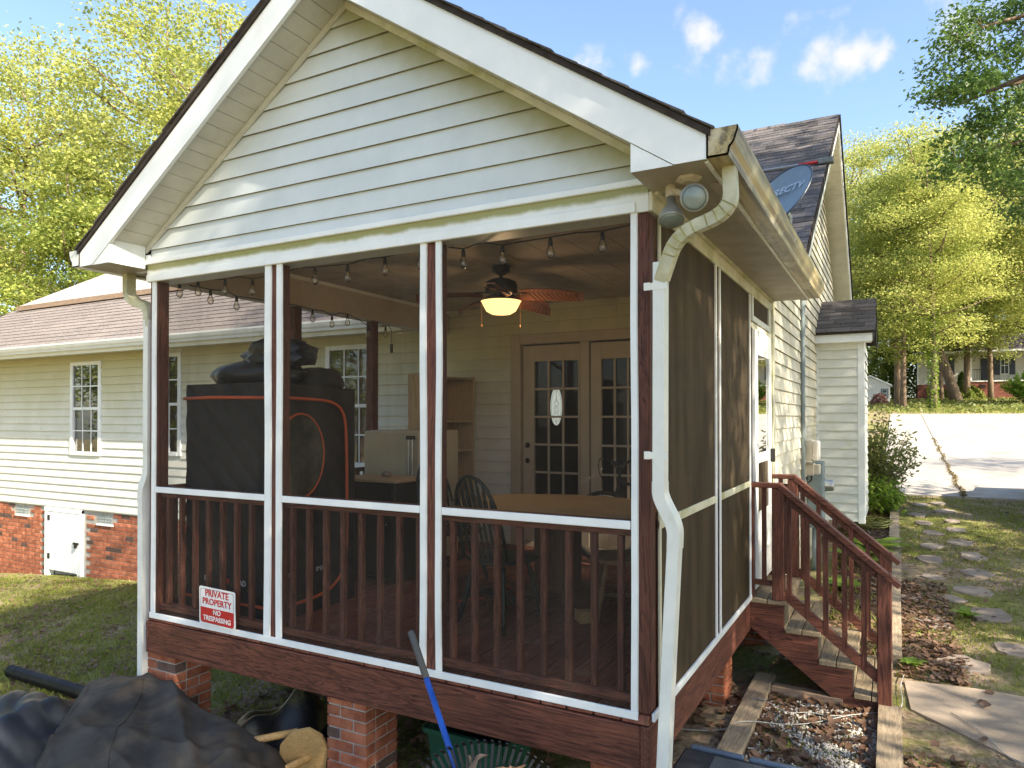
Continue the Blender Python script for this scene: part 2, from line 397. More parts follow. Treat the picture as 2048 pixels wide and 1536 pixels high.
# ------------------------------------------------------------------ ground
def sstep(a, b, x):
    t = np.clip((x-a)/(b-a), 0, 1); return t*t*(3-2*t)
def hgt(X, Y):
    X = np.asarray(X, float); Y = np.asarray(Y, float); xl = np.minimum(X, 0)
    l = -.80 + .012*np.maximum(xl, -25) - .0026*np.minimum(xl*xl, 300) + .02*np.minimum(Y, 0) + .05*np.clip(Y-12, 0, 58)
    r = -.74 + np.where(Y > 3, .065*np.minimum(Y-3, 57), .02*np.maximum(Y-3, -30))
    a = -1.5 - 14*sstep(13, 20, Y); k = sstep(0, 2.1, X-a); return l*(1-k) + r*k
def hz(x, y): return float(hgt(x, y))
def spaced(lo, hi, c, n, p=2.6):
    t = np.linspace(-1, 1, n); s = np.sign(t)*np.abs(t)**p
    return np.where(s < 0, c + s*(c-lo), c + s*(hi-c))
gx = spaced(-160, 160, -2.0, 240); gy = spaced(-90, 220, 2.0, 260)
GXX, GYY = np.meshgrid(gx, gy); GZ = hgt(GXX, GYY)
nr = np.random.default_rng(3)
near = (np.abs(GXX+2) < 14) & (np.abs(GYY-4) < 12) & ~((GXX > .5) & (GYY > 12.3))
GZ = GZ + np.where(near, nr.normal(0, .008, GZ.shape), 0)
def grid_faces(nx, ny):
    i = np.arange(ny-1)[:, None]*nx + np.arange(nx-1)[None, :]; i = i.ravel()
    return np.stack([i, i+1, i+nx+1, i+nx], 1)
def ground_mat():
    t = NT('soil_and_turf')
    n1 = t.noise(.55, 6, .6); n2 = t.noise(2.6, 6, .7); n3 = t.noise(24, 5, .7)
    soil = t.mix(t.rng(n3, .3, .7), (.20, .14, .095), (.40, .31, .225))
    turf = t.mix(t.rng(n3, .3, .7), (.15, .16, .045), (.28, .27, .10))
    c = t.mix(t.rng(t.math('ADD', t.math('MULTIPLY', n1, .6), t.math('MULTIPLY', n2, .4)), .44, .56), soil, turf)
    return t.done(t.bsdf(c, .95, .1, 0, n3, .7, .02))
ground = link('ground', np_mesh('ground', np.stack([GXX.ravel(), GYY.ravel(), GZ.ravel()], 1), grid_faces(len(gx), len(gy)), ground_mat(), True))
tag(ground, kind='structure')

# driveway: concrete slabs with open joints, on the rising ground
drive = empty('driveway'); tag(drive, 'wide sunlit concrete driveway rising towards the neighbouring house', None, None, 'structure')
dm = MB()
xs = [.75, 2.12, 6.1, 10.2, 14.5]; ys = [12.5, 15.4, 19.0, 22.8, 26.6, 30.4, 34.2, 38.2]
def slab(x0, x1, y0, y1, name, parent, mt, lift=.03, g=.012, n=6):
    X0, X1, Y0, Y1 = x0+g, x1-g, y0+g, y1-g; m = MB(); vs = []; fs = []
    for j in range(n+1):
        for i in range(2):
            x = (X0, X1)[i]; y = Y0 + (Y1-Y0)*j/n; vs.append((x, y, hz(x, y)+lift))
    for j in range(n): fs.append((2*j, 2*j+1, 2*j+3, 2*j+2))
    m.add(vs, fs)
    rim = [(X0, Y0), (X1, Y0), (X1, Y1), (X0, Y1)]
    m.add([(x, y, hz(x, y)+lift) for x, y in rim] + [(x, y, hz(x, y)-.12) for x, y in rim], [(0, 1, 5, 4), (1, 2, 6, 5), (2, 3, 7, 6), (3, 0, 4, 7)])
    return ob(name, m, mt, parent)
for i in range(len(xs)-1):
    for j in range(len(ys)-1): slab(xs[i], xs[i+1], ys[j], ys[j+1], 'slab', drive, CONC)

# ------------------------------------------------------------------ shared building pieces
EXPO = .127
def course_poly(t=EXPO):   # (outward, up) section of one lap board
    return [(0, 0), (.021, 0), (.0215, .010), (.004, t+.012), (0, t+.012)]
_cm = {}
def lap_board(parent, axis, out, a, b, z, plane, mt, t=EXPO):
    """one siding board: axis 'x' or 'y' is its length, out = +1/-1 the way the wall faces"""
    key = (axis, out, round(b-a, 3), mt.name, round(t, 4))
    if key not in _cm:
        m = MB(); pol = [(o*out, u) for o, u in course_poly(t)]
        if axis == 'x': m.prism([(o, u) for o, u in pol], 'x', 0, b-a)
        else: m.prism([(o, u) for o, u in pol], 'y', 0, b-a)
        _cm[key] = m.mesh('siding_board', mt); _cm[key].materials.append(LAP_SHADE); _cm[key].polygons[2].material_index = 1
    return link('siding_board', _cm[key], parent, (a, plane, z) if axis == 'x' else (plane, a, z))
def cut(a, b, holes):
    segs = [(a, b)]
    for h0, h1 in sorted(holes):
        out = []
        for s0, s1 in segs:
            if h1 <= s0 or h0 >= s1: out.append((s0, s1)); continue
            if h0 > s0: out.append((s0, h0))
            if h1 < s1: out.append((h1, s1))
        segs = out
    return [s for s in segs if s[1]-s[0] > .02]
def holed_wall(m, x0, x1, z0, z1, y, holes):
    xs_ = sorted({x0, x1, *[h for q in holes for h in q[:2]]}); zs_ = sorted({z0, z1, *[h for q in holes for h in q[2:]]})
    for i in range(len(xs_)-1):
        for j in range(len(zs_)-1):
            cx_, cz_ = (xs_[i]+xs_[i+1])/2, (zs_[j]+zs_[j+1])/2
            if any(h[0] < cx_ < h[1] and h[2] < cz_ < h[3] for h in holes): continue
            m.box(xs_[i], xs_[i+1], y, y+.05, zs_[j], zs_[j+1])
_bm = {}
def brick_obj(parent, x, y, z, lx, ly, h, dark=False):
    key = (round(lx, 3), round(ly, 3), round(h, 3), dark)
    if key not in _bm: _bm[key] = MB().box(0, lx, 0, ly, 0, h, .003).mesh('brick', DBRICK if dark else BRICK)
    return link('brick', _bm[key], parent, (x, y, z))
_sm = {}
def shingle_mesh(w, d=.21, thick=.011):
    key = (round(w, 3), round(d, 3))
    if key not in _sm: _sm[key] = MB().add([(0, 0, .002), (w, 0, .002), (w, d, 0), (0, d, 0), (0, 0, thick), (w, 0, thick), (w, d, .004), (0, d, .004)],
        [(0, 1, 2, 3), (4, 7, 6, 5), (0, 4, 5, 1), (1, 5, 6, 2), (2, 6, 7, 3), (3, 7, 4, 0)]).mesh('shingle', SHING)
    return _sm[key]

# ------------------------------------------------------------------ the house
house = empty('house', 'cream vinyl sided house with brown shingle roof and brick foundation behind the porch', 'house')
WY = 3.67; PITCH = .66; EY, EZ = 3.2, 2.55; RIDY = 8.2; RIDZ = EZ + PITCH*(RIDY-EY)
WINS = [(-11.067, -10.249, .77, 2.309), (-9.10, -8.285, .82, 2.36), (-5.43, -4.61, .77, 2.309)]
DOORX = (-2.70, -.33); DOORZ = 2.28
holes = list(WINS) + [(DOORX[0], DOORX[1], -.0, DOORZ)]
wall = MB(); holed_wall(wall, -16.3, 0, -.13, 2.62, WY+.002, [(a+.01, b-.01, c+.01, d-.01) for a, b, c, d in holes])
front_wall = ob('front_wall', wall, VINYL, house)
z = -.113; k = 0
while z < 2.6:
    hs = [(a, b) for a, b, c, d in holes if c < z+EXPO*.9 and d > z+EXPO*.1]
    hs = hs + [(-16.3+1.1+((k//2)*1.37) % 3.66+3.66*q, -16.3+1.1+((k//2)*1.37) % 3.66+3.66*q+.004) for q in range(5)]
    for s0, s1 in cut(-16.3 if z < 2.42 else -3.68, -.02, hs):
        lap_board(front_wall, 'x', -1, s0, s1, z, WY, WVINYL)
    z += EXPO; k += 1
# right gable end wall at x = 0
gw = MB()
gw.prism([(WY+.05, -.5), (WY+.05, EZ+.1), (RIDY, RIDZ-.2), (2*RIDY-WY, EZ+.1), (2*RIDY-WY, -.5)], 'x', -.06, -.004)
side_wall = ob('side_wall', gw, SIDE_VINYL, house)
z = -.24
while z < RIDZ-.3:
    y0 = max(3.72, (z + EXPO + .22 - EZ)/PITCH + EY) if z > 2.2 else 3.72
    y1 = min(2*RIDY-y0, 12.6)
    if z < 2.6:
        for s0, s1 in cut(y0, y1, [(7.86, 9.56)]):
            lap_board(side_wall, 'y', 1, s0, s1, z, 0.0, SIDE_VINYL)
    elif y1 > y0+.1: lap_board(side_wall, 'y', 1, y0, y1, z, 0.0, SIDE_VINYL)
    z += EXPO
ob('corner_trim', MB().box(-.02, .026, 3.63, 3.735, -.24, 2.46, .004), GREENTRIM, house)
# brick foundation under the front wall
found = empty('foundation'); found.parent = house
CRAWL = (-11.80, -10.74); VENTS = [(-12.76, -12.36, -.32, -.16), (-10.35, -9.95, -.32, -.16)]
fm = MB(); fm.box(-16.3, CRAWL[0]+.02, WY+.012, WY+.2, -2.2, -.12); fm.box(CRAWL[1]-.02, 0, WY+.012, WY+.2, -2.2, -.12); fm.box(CRAWL[0], CRAWL[1], WY+.08, WY+.2, -2.2, -.12)
ob('mortar_bed', fm, MORTAR, found)
rest = MB(); nb = 0; zc = -.20; row = 0
while zc > -1.75:
    x = -16.3 + (.103 if row % 2 else 0)
    while x < -.1:
        x1 = x + .195
        blocked = (x1 > CRAWL[0]-.03 and x < CRAWL[1]+.03) or any(x1 > v[0]-.01 and x < v[1]+.01 and zc+.057 > v[2]-.01 and zc < v[3]+.01 for v in VENTS)
        under = zc+.06 < hz(x, WY)-.03
        if not blocked and not under:
            if -13.75 < x < -9.05 and nb < 232: brick_obj(found, x, WY, zc, .195, .05, .057, R.random() < .08); nb += 1
            else: rest.box(x, x1, WY, WY+.05, zc, zc+.057)
        x += .2057
    zc -= .0677; row += 1
tag(ob('brick_mass', rest, BRICK, found), None, None, None, 'stuff')
# foundation of the gable end
gfm = MB().box(-.2, -.012, WY+.03, 12.7, -2.0, -.25); ob('mortar_bed', gfm, MORTAR, found)
cd = ob('crawl_door', MB().box(-11.67, -10.86, WY-.025, WY+.02, -1.19, -.20, .005), FASCIA, house)
dj = MB(); dj.box(CRAWL[0], -11.68, WY-.035, WY+.06, -1.30, -.135, .004); dj.box(-10.85, CRAWL[1], WY-.035, WY+.06, -1.30, -.135, .004); dj.box(CRAWL[0], CRAWL[1], WY-.04, WY+.06, -.20, -.13, .004)
ob('door_frame', dj, FASCIA, cd)
for i in range(5): ob('plank', MB().box(-11.665+.161*i, -11.665+.161*i+.156, WY-.034, WY-.02, -1.185, -.205, .002), FASCIA, cd)
ob('latch', MB().box(-10.93, -10.80, WY-.06, WY-.034, -.70, -.67).box(-10.87, -10.83, WY-.075, WY-.05, -.76, -.69), BLACKM, cd)
for hzv in (-.35, -1.0): ob('hinge', MB().box(-11.70, -11.64, WY-.042, WY-.03, hzv, hzv+.09), BLACKM, cd)
for v in VENTS:
    g = ob('foundation_vent', MB().box(v[0], v[1], WY+.03, WY+.05, v[2], v[3]), BLACKM, house)
    gm = MB()
    for q in range(9): gm.box(v[0]+.02+q*.042, v[0]+.028+q*.042, WY+.005, WY+.012, v[2]+.01, v[3]-.01)
    for q in range(3): gm.box(v[0]+.01, v[1]-.01, WY+.004, WY+.008, v[2]+.035+q*.045, v[2]+.041+q*.045)
    ob('grille', gm, GREYP, g); ob('sill', MB().box(v[0]-.01, v[1]+.01, WY-.02, WY+.03, v[2]-.025, v[2]), FASCIA, g)
def window(parent, x0, x1, z0, z1, y):
    w, cz = x1-x0, (z0+z1)/2
    f = MB(); c = .06
    f.box(x0-.012, x0+c, y-.035, y+.05, z0, z1, .004); f.box(x1-c, x1+.012, y-.035, y+.05, z0, z1, .004)
    f.box(x0+c, x1-c, y-.033, y+.05, z1-c, z1, .004); f.box(x0+c, x1-c, y-.04, y+.05, z0, z0+.06, .004)
    wf = ob('window', f, WHITE, parent)
    s = MB(); s.box(x0+c, x1-c, y-.02, y+.035, cz-.022, cz+.022, .003)
    ob('meeting_rail', s, WHITE, wf)
    for a, b, yy in ((z0+.06, cz-.022, y+.02), (cz+.022, z1-c, y+.003)):
        mu = MB()
        for q in (1, 2): xx = x0+c+(w-2*c)*q/3; mu.box(xx-.009, xx+.009, yy-.020, yy-.0125, a, b)
        mu.box(x0+c, x1-c, yy-.022, yy-.0125, (a+b)/2-.009, (a+b)/2+.009)
        ob('muntin_grid', mu, WHITE, wf)
        ob('pane', MB().box(x0+c, x1-c, yy-.011, yy-.008, a, b), GLASS, wf)
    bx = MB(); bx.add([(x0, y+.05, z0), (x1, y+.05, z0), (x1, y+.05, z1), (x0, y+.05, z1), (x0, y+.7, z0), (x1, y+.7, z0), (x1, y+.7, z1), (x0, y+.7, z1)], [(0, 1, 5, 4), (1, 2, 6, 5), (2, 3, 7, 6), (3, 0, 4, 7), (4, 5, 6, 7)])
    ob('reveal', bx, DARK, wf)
    cu = MB(); n = 14
    for sgn, xa in ((1, x0+.03), (-1, x1-.03)):
        vs = []
        for j in range(9):
            tz = j/8
            for i in range(n+1):
                wd = (.12 + .22*abs(tz-.35)**1.2 + .05*tz)
                vs.append((xa + sgn*wd*i/n, y+.12+.02*math.sin(i*1.9+j*.3), z0+.05+(z1-z0-.1)*tz))
        cu.add(vs, [(j*(n+1)+i, j*(n+1)+i+1, (j+1)*(n+1)+i+1, (j+1)*(n+1)+i) for j in range(8) for i in range(n)])
    ob('curtain', cu, CURTAIN, wf, True)
    return wf
for w in WINS: window(house, *w, WY)
# french doors on to the porch
TAN = mat('door_paint', (.46, .385, .285), .5, .06, 4.)
fd = empty('french_door'); fd.parent = house
tr = MB(); tr.box(-2.72, -2.60, WY-.045, WY+.05, .0, 2.30, .006); tr.box(-.42, -.30, WY-.045, WY+.05, .0, 2.30, .006); tr.box(-2.60, -.42, WY-.043, WY+.05, 2.19, 2.30, .006)
tr.box(-1.90, -1.80, WY-.02, WY+.05, .04, 2.19, .004); tr.box(-2.60, -.42, WY-.05, WY+.06, 0.0, .04)
ob('door_frame', tr, TAN, fd)
def glazed_leaf(x0, x1, gx0, gx1):
    y0, y1, zb, zt = WY+.0, WY+.045, .045, 2.175; g0, g1 = .50, 2.00
    d = MB(); d.box(x0, gx0, y0, y1, zb, zt, .003); d.box(gx1, x1, y0, y1, zb, zt, .003); d.box(gx0, gx1, y0, y1, zb, g0, .003); d.box(gx0, gx1, y0, y1, g1, zt, .003)
    lf = ob('door_leaf', d, TAN, fd); mu = MB()
    for q in (1, 2): xx = gx0+(gx1-gx0)*q/3; mu.box(xx-.011, xx+.011, y0+.004, y0+.02, g0, g1)
    for q in (1, 2, 3, 4): zz = g0+(g1-g0)*q/5; mu.box(gx0, gx1, y0+.002, y0+.018, zz-.011, zz+.011)
    ob('muntin_grid', mu, TAN, lf); ob('pane', MB().box(gx0, gx1, y0+.024, y0+.028, g0, g1), DGLASS, lf)
    return lf
l1 = glazed_leaf(-2.585, -1.91, -2.45, -1.93-.005)
glazed_leaf(-1.79, -1.12, -1.67, -1.24); glazed_leaf(-1.115, -.44, -.99, -.56)
kn = MB(); kn.lathe([(.0, -.07), (.03, -.065), (.034, -.05), (.02, -.03), (.03, 0)], (-2.53, WY, .92), 12, Matrix.Rotation(-math.pi/2, 3, 'X') @ Matrix.Diagonal((1, 1, -1)))
kn.lathe([(.0, -.03), (.025, -.028), (.032, 0)], (-2.53, WY, 1.09), 12, Matrix.Rotation(-math.pi/2, 3, 'X') @ Matrix.Diagonal((1, 1, -1)))
ob('door_knob', kn, plain('aged_brass', (.16, .10, .05), .35, .5, .8), l1, True)
# the dim room seen through the doors, and the front door with its leaded oval at the far side
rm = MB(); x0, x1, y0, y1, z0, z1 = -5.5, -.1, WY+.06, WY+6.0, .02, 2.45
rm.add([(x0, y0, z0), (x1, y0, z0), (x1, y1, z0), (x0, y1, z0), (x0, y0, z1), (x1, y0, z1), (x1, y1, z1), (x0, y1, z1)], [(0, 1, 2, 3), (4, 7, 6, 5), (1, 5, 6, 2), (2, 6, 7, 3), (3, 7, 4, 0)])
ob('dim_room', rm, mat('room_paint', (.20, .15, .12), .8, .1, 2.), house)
OV = emis('daylit_leaded_glass', (.86, .93, .84), .3)
ovc = Vector((-3.385, WY+2.6, 1.555)); a_, b_ = .10, .285   # oval pane of the front door
fdoor = ob('front_door', MB().box(ovc.x-.48, ovc.x+.48, ovc.y+.01, ovc.y+.05, .02, 2.2, .005), mat('dark_door', (.10, .06, .045), .5), house)
ov = MB(); n = 28; ov.add([(ovc.x+a_*math.cos(2*math.pi*i/n), ovc.y-.004, ovc.z+b_*math.sin(2*math.pi*i/n)) for i in range(n)], [tuple(range(n))]); ob('leaded_oval', ov, OV, fdoor)
le = MB()
for s in (1, .82): le.tube([(ovc.x+a_*s*math.cos(2*math.pi*i/n), ovc.y-.01, ovc.z+b_*s*math.sin(2*math.pi*i/n)) for i in range(n)], .005 if s == 1 else .0025, 4, closed=True)
for q in (-.05, -.13, .04): le.tube([(ovc.x, ovc.y-.01, ovc.z+q+.07), (ovc.x+.04, ovc.y-.01, ovc.z+q), (ovc.x, ovc.y-.01, ovc.z+q-.07), (ovc.x-.04, ovc.y-.01, ovc.z+q)], .003, 4, closed=True)
le.tube([(ovc.x, ovc.y-.01, ovc.z+.06), (ovc.x, ovc.y-.01, ovc.z+b_)], .003, 4); le.tube([(ovc.x, ovc.y-.01, ovc.z-.2), (ovc.x, ovc.y-.01, ovc.z-b_)], .003, 4)
ob('lead_came', le, plain('lead', (.05, .05, .04), .5), fdoor)
# main roof
roof = empty('main_roof'); roof.parent = house
def rz_(y): return EZ + PITCH*(y-EY)
HX = -16.85; RX = .30
rb = MB()
hipx = HX + (RIDY-EY)
th = .10
YC = 3.69
for vs in ([(HX, EY, EZ), (-3.95, EY, EZ), (-3.95, RIDY, RIDZ), (hipx, RIDY, RIDZ)], [(-3.95, YC, rz_(YC)), (RX, YC, rz_(YC)), (RX, RIDY, RIDZ), (-3.95, RIDY, RIDZ)]):
    rb.add([(x, y, z-.016) for x, y, z in vs] + [(x, y+.02, z-th) for x, y, z in vs], [(0, 1, 2, 3), (7, 6, 5, 4), (0, 4, 5, 1), (1, 5, 6, 2), (3, 2, 6, 7), (0, 3, 7, 4)])
bk = [(HX, 2*RIDY-EY, EZ), (RX, 2*RIDY-EY, EZ), (RX, RIDY, RIDZ), (hipx, RIDY, RIDZ)]
rb.add([(x, y, z-.004) for x, y, z in bk], [(0, 1, 2, 3)]); rb.add([(HX, EY, EZ-.004), (HX, 2*RIDY-EY, EZ-.004), (hipx, RIDY, RIDZ-.004)], [(0, 1, 2)])
ob('roof_deck', rb, ROOFB, roof)
sl = math.atan(PITCH); CS = math.cos(sl); EX = .145
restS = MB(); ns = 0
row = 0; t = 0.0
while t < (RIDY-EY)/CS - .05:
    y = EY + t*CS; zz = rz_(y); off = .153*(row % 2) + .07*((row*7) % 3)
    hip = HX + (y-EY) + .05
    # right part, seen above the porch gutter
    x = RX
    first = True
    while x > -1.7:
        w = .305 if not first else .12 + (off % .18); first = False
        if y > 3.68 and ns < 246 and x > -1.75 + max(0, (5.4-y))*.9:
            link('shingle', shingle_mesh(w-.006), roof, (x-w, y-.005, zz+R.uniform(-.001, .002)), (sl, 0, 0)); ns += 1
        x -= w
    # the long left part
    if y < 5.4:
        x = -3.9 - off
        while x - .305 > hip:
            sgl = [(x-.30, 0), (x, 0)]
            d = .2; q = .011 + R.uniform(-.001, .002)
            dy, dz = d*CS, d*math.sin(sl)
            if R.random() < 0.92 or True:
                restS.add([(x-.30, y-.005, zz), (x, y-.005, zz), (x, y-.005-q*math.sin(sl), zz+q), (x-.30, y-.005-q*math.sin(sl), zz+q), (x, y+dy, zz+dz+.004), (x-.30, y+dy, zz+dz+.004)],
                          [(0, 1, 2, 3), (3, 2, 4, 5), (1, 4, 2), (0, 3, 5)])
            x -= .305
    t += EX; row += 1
tag(ob('shingle_mass', restS, mat('sunlit_shingle', (.225, .198, .185), .95, .25, 25., spec=.15, bump=.6, bscale=220, stain=((.30, .26, .235), 1.4, .45, .7, .6)), roof), None, None, None, 'stuff')  # shingle colour made paler to paint in the sun on the left roof
rc = MB()
for q in range(9): rc.prism([(-.13, -.075), (0, .012), (.13, -.075), (0, -.006)], 'x', RX-.3-.2*q-.25+.0, RX-.3-.2*q)
ob('ridge_cap', rc, SHING, roof, loc=(-.45, RIDY, RIDZ+.012), rot=(0, math.radians(-.4), 0))
# raised edge of the upper roof layer on the left
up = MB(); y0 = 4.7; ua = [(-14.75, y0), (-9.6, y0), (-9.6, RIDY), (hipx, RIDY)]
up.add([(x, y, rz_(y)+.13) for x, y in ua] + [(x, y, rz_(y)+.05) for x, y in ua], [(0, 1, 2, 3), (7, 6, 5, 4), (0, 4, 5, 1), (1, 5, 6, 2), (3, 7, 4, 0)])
ob('upper_roof_layer', up, mat('sun_glare_roofing', (.40, .37, .34), .9, .15, 6., spec=.15), roof); ob('edge_board', MB().box(-14.8, -9.6, y0-.03, y0-.004, rz_(y0)+.03, rz_(y0)+.12), LUMBERX, roof)  # pale layer colour stands for sun glare on the roof
# eave: soffit, fascia, gutter of the front wall (left of the porch roof)
ev = MB(); ev.box(-16.8, -3.9, EY+.03, WY-.02, EZ-.13, EZ-.115); ob('soffit', ev, SOFFIT, house)
ob('fascia', MB().box(-16.8, -3.9, EY+.005, EY+.03, EZ-.17, EZ-.03), FASCIA, house)
def k_gutter(axis, a, b, inner, sgn, ztop, mt, parent, name='gutter'):
    pr = [(0, 0), (0, -.115), (.085, -.115), (.092, -.085), (.108, -.065), (.122, -.022), (.122, 0), (.118, 0), (.116, -.02), (.102, -.06), (.084, -.08), (.08, -.108), (.005, -.108), (.005, 0)]
    m = MB(); m.prism([(inner+sgn*u, ztop+w) for u, w in pr], axis, a, b)
    for e in (a, b-.006):
        m.prism([(inner+sgn*u, ztop+w) for u, w in pr[:7]], axis, e, e+.006)
    return ob(name, m, mt, parent)
k_gutter('x', -16.8, -4.1, EY+.004, -1, EZ-.005, DSPOUT, house)
# gable end rake: soffit panels and fascia on both slopes
rk = empty('rake'); rk.parent = house
for sgn in (1, -1):
    def YY(s): return RIDY + sgn*s
    m = MB(); m.prism([(YY(0), RIDZ-.03), (YY(0), RIDZ-.2), (YY(5.0 if sgn > 0 else 4.52), RIDZ-.2-PITCH*(5.0 if sgn > 0 else 4.52)), (YY(5.0 if sgn > 0 else 4.52), RIDZ-.03-PITCH*(5.0 if sgn > 0 else 4.52))], 'x', RX-.025, RX-.003); ob('rake_fascia', m, FASCIA, rk)
    n = 38 if sgn > 0 else 34; LE = 5.0 if sgn > 0 else 4.52
    for i in range(n):
        s0, s1 = LE*i/n+.004, LE*(i+1)/n
        m = MB(); m.prism([(YY(s0), RIDZ-.2-PITCH*s0), (YY(s1), RIDZ-.2-PITCH*s1), (YY(s1), RIDZ-.185-PITCH*s1), (YY(s0), RIDZ-.185-PITCH*s0)], 'x', .0, RX-.024); ob('soffit_panel', m, SOFFIT, rk)
m = MB(); m.prism([(RIDY, RIDZ+.002), (2*RIDY-EY, EZ+.002), (2*RIDY-EY, EZ-.05), (RIDY, RIDZ-.05)], 'x', RX-.0, RX+.02); ob('rake_edge', m, ROOFB, rk)
# bump-out on the gable end
bo = empty('chimney_bump_out'); bo.parent = house
ob('box_core', MB().box(-.05, .60, 7.815, 9.55, -.06, 2.58), SIDE_VINYL, bo)
z = -.065
while z < 2.42: lap_board(bo, 'x', -1, .03, .545, z, 7.81, VINYL, .127); lap_board(bo, 'y', 1, 7.9, 9.5, z, .60, VINYL, .127); z += EXPO
ob('corner_trim', MB().box(.545, .632, 7.785, 7.9, -.09, 2.5, .005), WHITE, bo); ob('inside_trim', MB().box(.0, .035, 7.785, 7.82, -.09, 2.5, .003), WHITE, bo)
ob('fascia', MB().box(.005, .735, 7.63, 7.66, 2.44, 2.585, .004).box(.0, .72, 7.66, 7.84, 2.44, 2.46), FASCIA, bo)
rd = MB(); rd.prism([(7.60, 2.585), (8.62, 3.15), (9.64, 2.585), (9.64, 2.55), (8.62, 3.1), (7.60, 2.55)], 'x', .0, .765)
br = ob('small_roof', rd, ROOFB, bo); rd2 = MB(); rd2.prism([(7.63, 2.54), (8.62, 3.09), (9.61, 2.54), (9.61, 2.42), (8.62, 2.95), (7.63, 2.42)], 'x', .742, .752); ob('rake_fascia', rd2, BLACKM, bo)
ps = math.atan(.5539)
for r_ in range(8):
    y = 7.585 + r_*.128; zz = 2.585 + .5539*(y-7.60)+.004; x = .775; f = True
    while x > .03:
        w = .305 if not f else (.305, .14, .23)[r_ % 3]; f = False; w = min(w, x-.0)
        link('shingle', shingle_mesh(w-.006, .19), br, (x-w, y, zz), (ps, 0, 0)); x -= w
# utility gear on the gable end
cb = empty('electric_meter', 'grey electric meter with round dial and conduit on the shaded side wall', 'meter', loc=(0, 6.9, 0))
ob('cabinet', MB().box(.02, .20, -.45, -.1, .0, .83, .01), GREYP, cb); ob('meter_socket', MB().box(.02, .17, -.1, .22, .28, .72, .012), GREYP, cb)
dl = MB(); dl.lathe([(.085, 0), (.085, .03), (.075, .035), (.075, .10), (.06, .125), (0, .13)], (.17, .06, .50), 18, Matrix.Rotation(math.pi/2, 3, 'Y')); ob('dial_glass', dl, STEEL, cb, True)
ob('conduit', MB().tube([(.09, -.3, .0), (.09, -.3, hz(.1, 6.6)-.05)], .03, 10).tube([(.04, -1.05, -.1), (.04, -1.05, 2.9)], .026, 8), GREYP, cb, True)
ub = empty('utility_box', 'tall beige utility box mounted high beside the conduit', 'utility box', 'beige boxes on the side wall', (0, 5.9, .85))
ob('housing', MB().box(.02, .13, 0, .3, .0, .27, .012), BEIGEP, ub); ob('cover', MB().box(.125, .20, .01, .29, .02, .26, .015), mat('pale_cover', (.66, .62, .55), .35), ub)
lv = MB()
for q in range(8): lv.box(.05, .17, -.006, .0, .05+q*.022, .06+q*.022)
ob('louvre', lv, BEIGEP, ub)
ub2 = empty('utility_box', 'small beige utility box below the tall beige box', 'utility box', 'beige boxes on the side wall', (0, 6.05, .69))
ob('housing', MB().box(.02, .14, 0, .2, .0, .14, .01), BEIGEP, ub2); ob('cover', MB().box(.13, .2, .01, .19, .01, .13, .01), BEIGEP, ub2); ob('lead_wire', MB().tube([(.1, .1, 0), (.1, .12, -.06), (.06, .2, -.1)], .01, 6), BLACKM, ub2)

# ------------------------------------------------------------------ the screened porch
porch = empty('screened_porch', 'screened porch with white gable and red stained deck on brick piers', 'porch')
PW = 3.685; PD = 3.67; PX = -PW/2; RP = .675; RZ0 = 3.86   # soffit line of the rake at the ridge
deck = empty('deck'); deck.parent = porch
nbd = 26; bw = PW/nbd
dmesh = MB().box(.004, bw-.004, 0, PD-.03, -.045, 0, .004).mesh('deck_board', DECK)
for i in range(nbd): link('deck_board', dmesh, deck, (-PW+i*bw, -.015+R.uniform(0, .005), R.uniform(-.002, .0)))
jo = MB()
for i in range(9): jo.box(-PW+.04+i*.44, -PW+.08+i*.44, .03, PD-.05, -.26, -.05)
ob('joists', jo, STY, deck)
ob('skirt_board', MB().box(-3.662, -.047, -.022, .018, -.272, -.052, .004), STX, porch)
ob('skirt_board', MB().box(-.045, .0, -.022, PD-.06, -.272, -.050, .004), STY, porch)
ob('skirt_board', MB().box(-PW, -3.665, -.022, PD-.06, -.272, -.05, .004), STY, porch)
# posts
def post(x0, x1, y0, y1): ob('post', MB().box(x0, x1, y0, y1, .001, 2.36, .006), STZ, porch)
FP = [-3.64, -2.443, -1.239, -.0455]
for x in FP: post(x-.0445, x+.0445, .0, .089)
for y in (1.30, 2.35): post(-3.6845, -3.5955, y, y+.089)
for y in (1.345, 2.52): post(-.09, -.001, y, y+.089)
post(-.09, -.001, 3.49, 3.58)
# white screen beading at the front
B = MB
FB = [(-3.650, -3.606, -2.522, -2.466), (-2.420, -2.370, -1.312, -1.268), (-1.208, -1.168, -.092, -.056)]
def bead(x0, x1, z0, z1, y=-.014, d=.014):
    o = ob('screen_bead', B().box(x0, x1, y, y+d-.0015, z0, z1, .003), WHITE, porch); return o
def wavy(x0, x1, z0, z1):   # vinyl strip that is not quite straight
    n = 22; m = B(); vs = []; ph = R.uniform(0, 6); am = R.uniform(.001, .003)
    for i in range(n+1):
        zz = z0+(z1-z0)*i/n; dx = am*math.sin(zz*3.1+ph)+.5*am*math.sin(zz*7+ph)
        vs += [(x0+dx, -.0015, zz), (x0+dx+.003, -.013, zz), (x1+dx-.003, -.013, zz), (x1+dx, -.0015, zz)]
    fs = [(i*4+k, i*4+(k+1) % 4, (i+1)*4+(k+1) % 4, (i+1)*4+k) for i in range(n) for k in range(4)] + [(0, 1, 2, 3), (n*4+3, n*4+2, n*4+1, n*4)]
    m.add(vs, fs); ob('screen_bead', m, WHITE, porch)
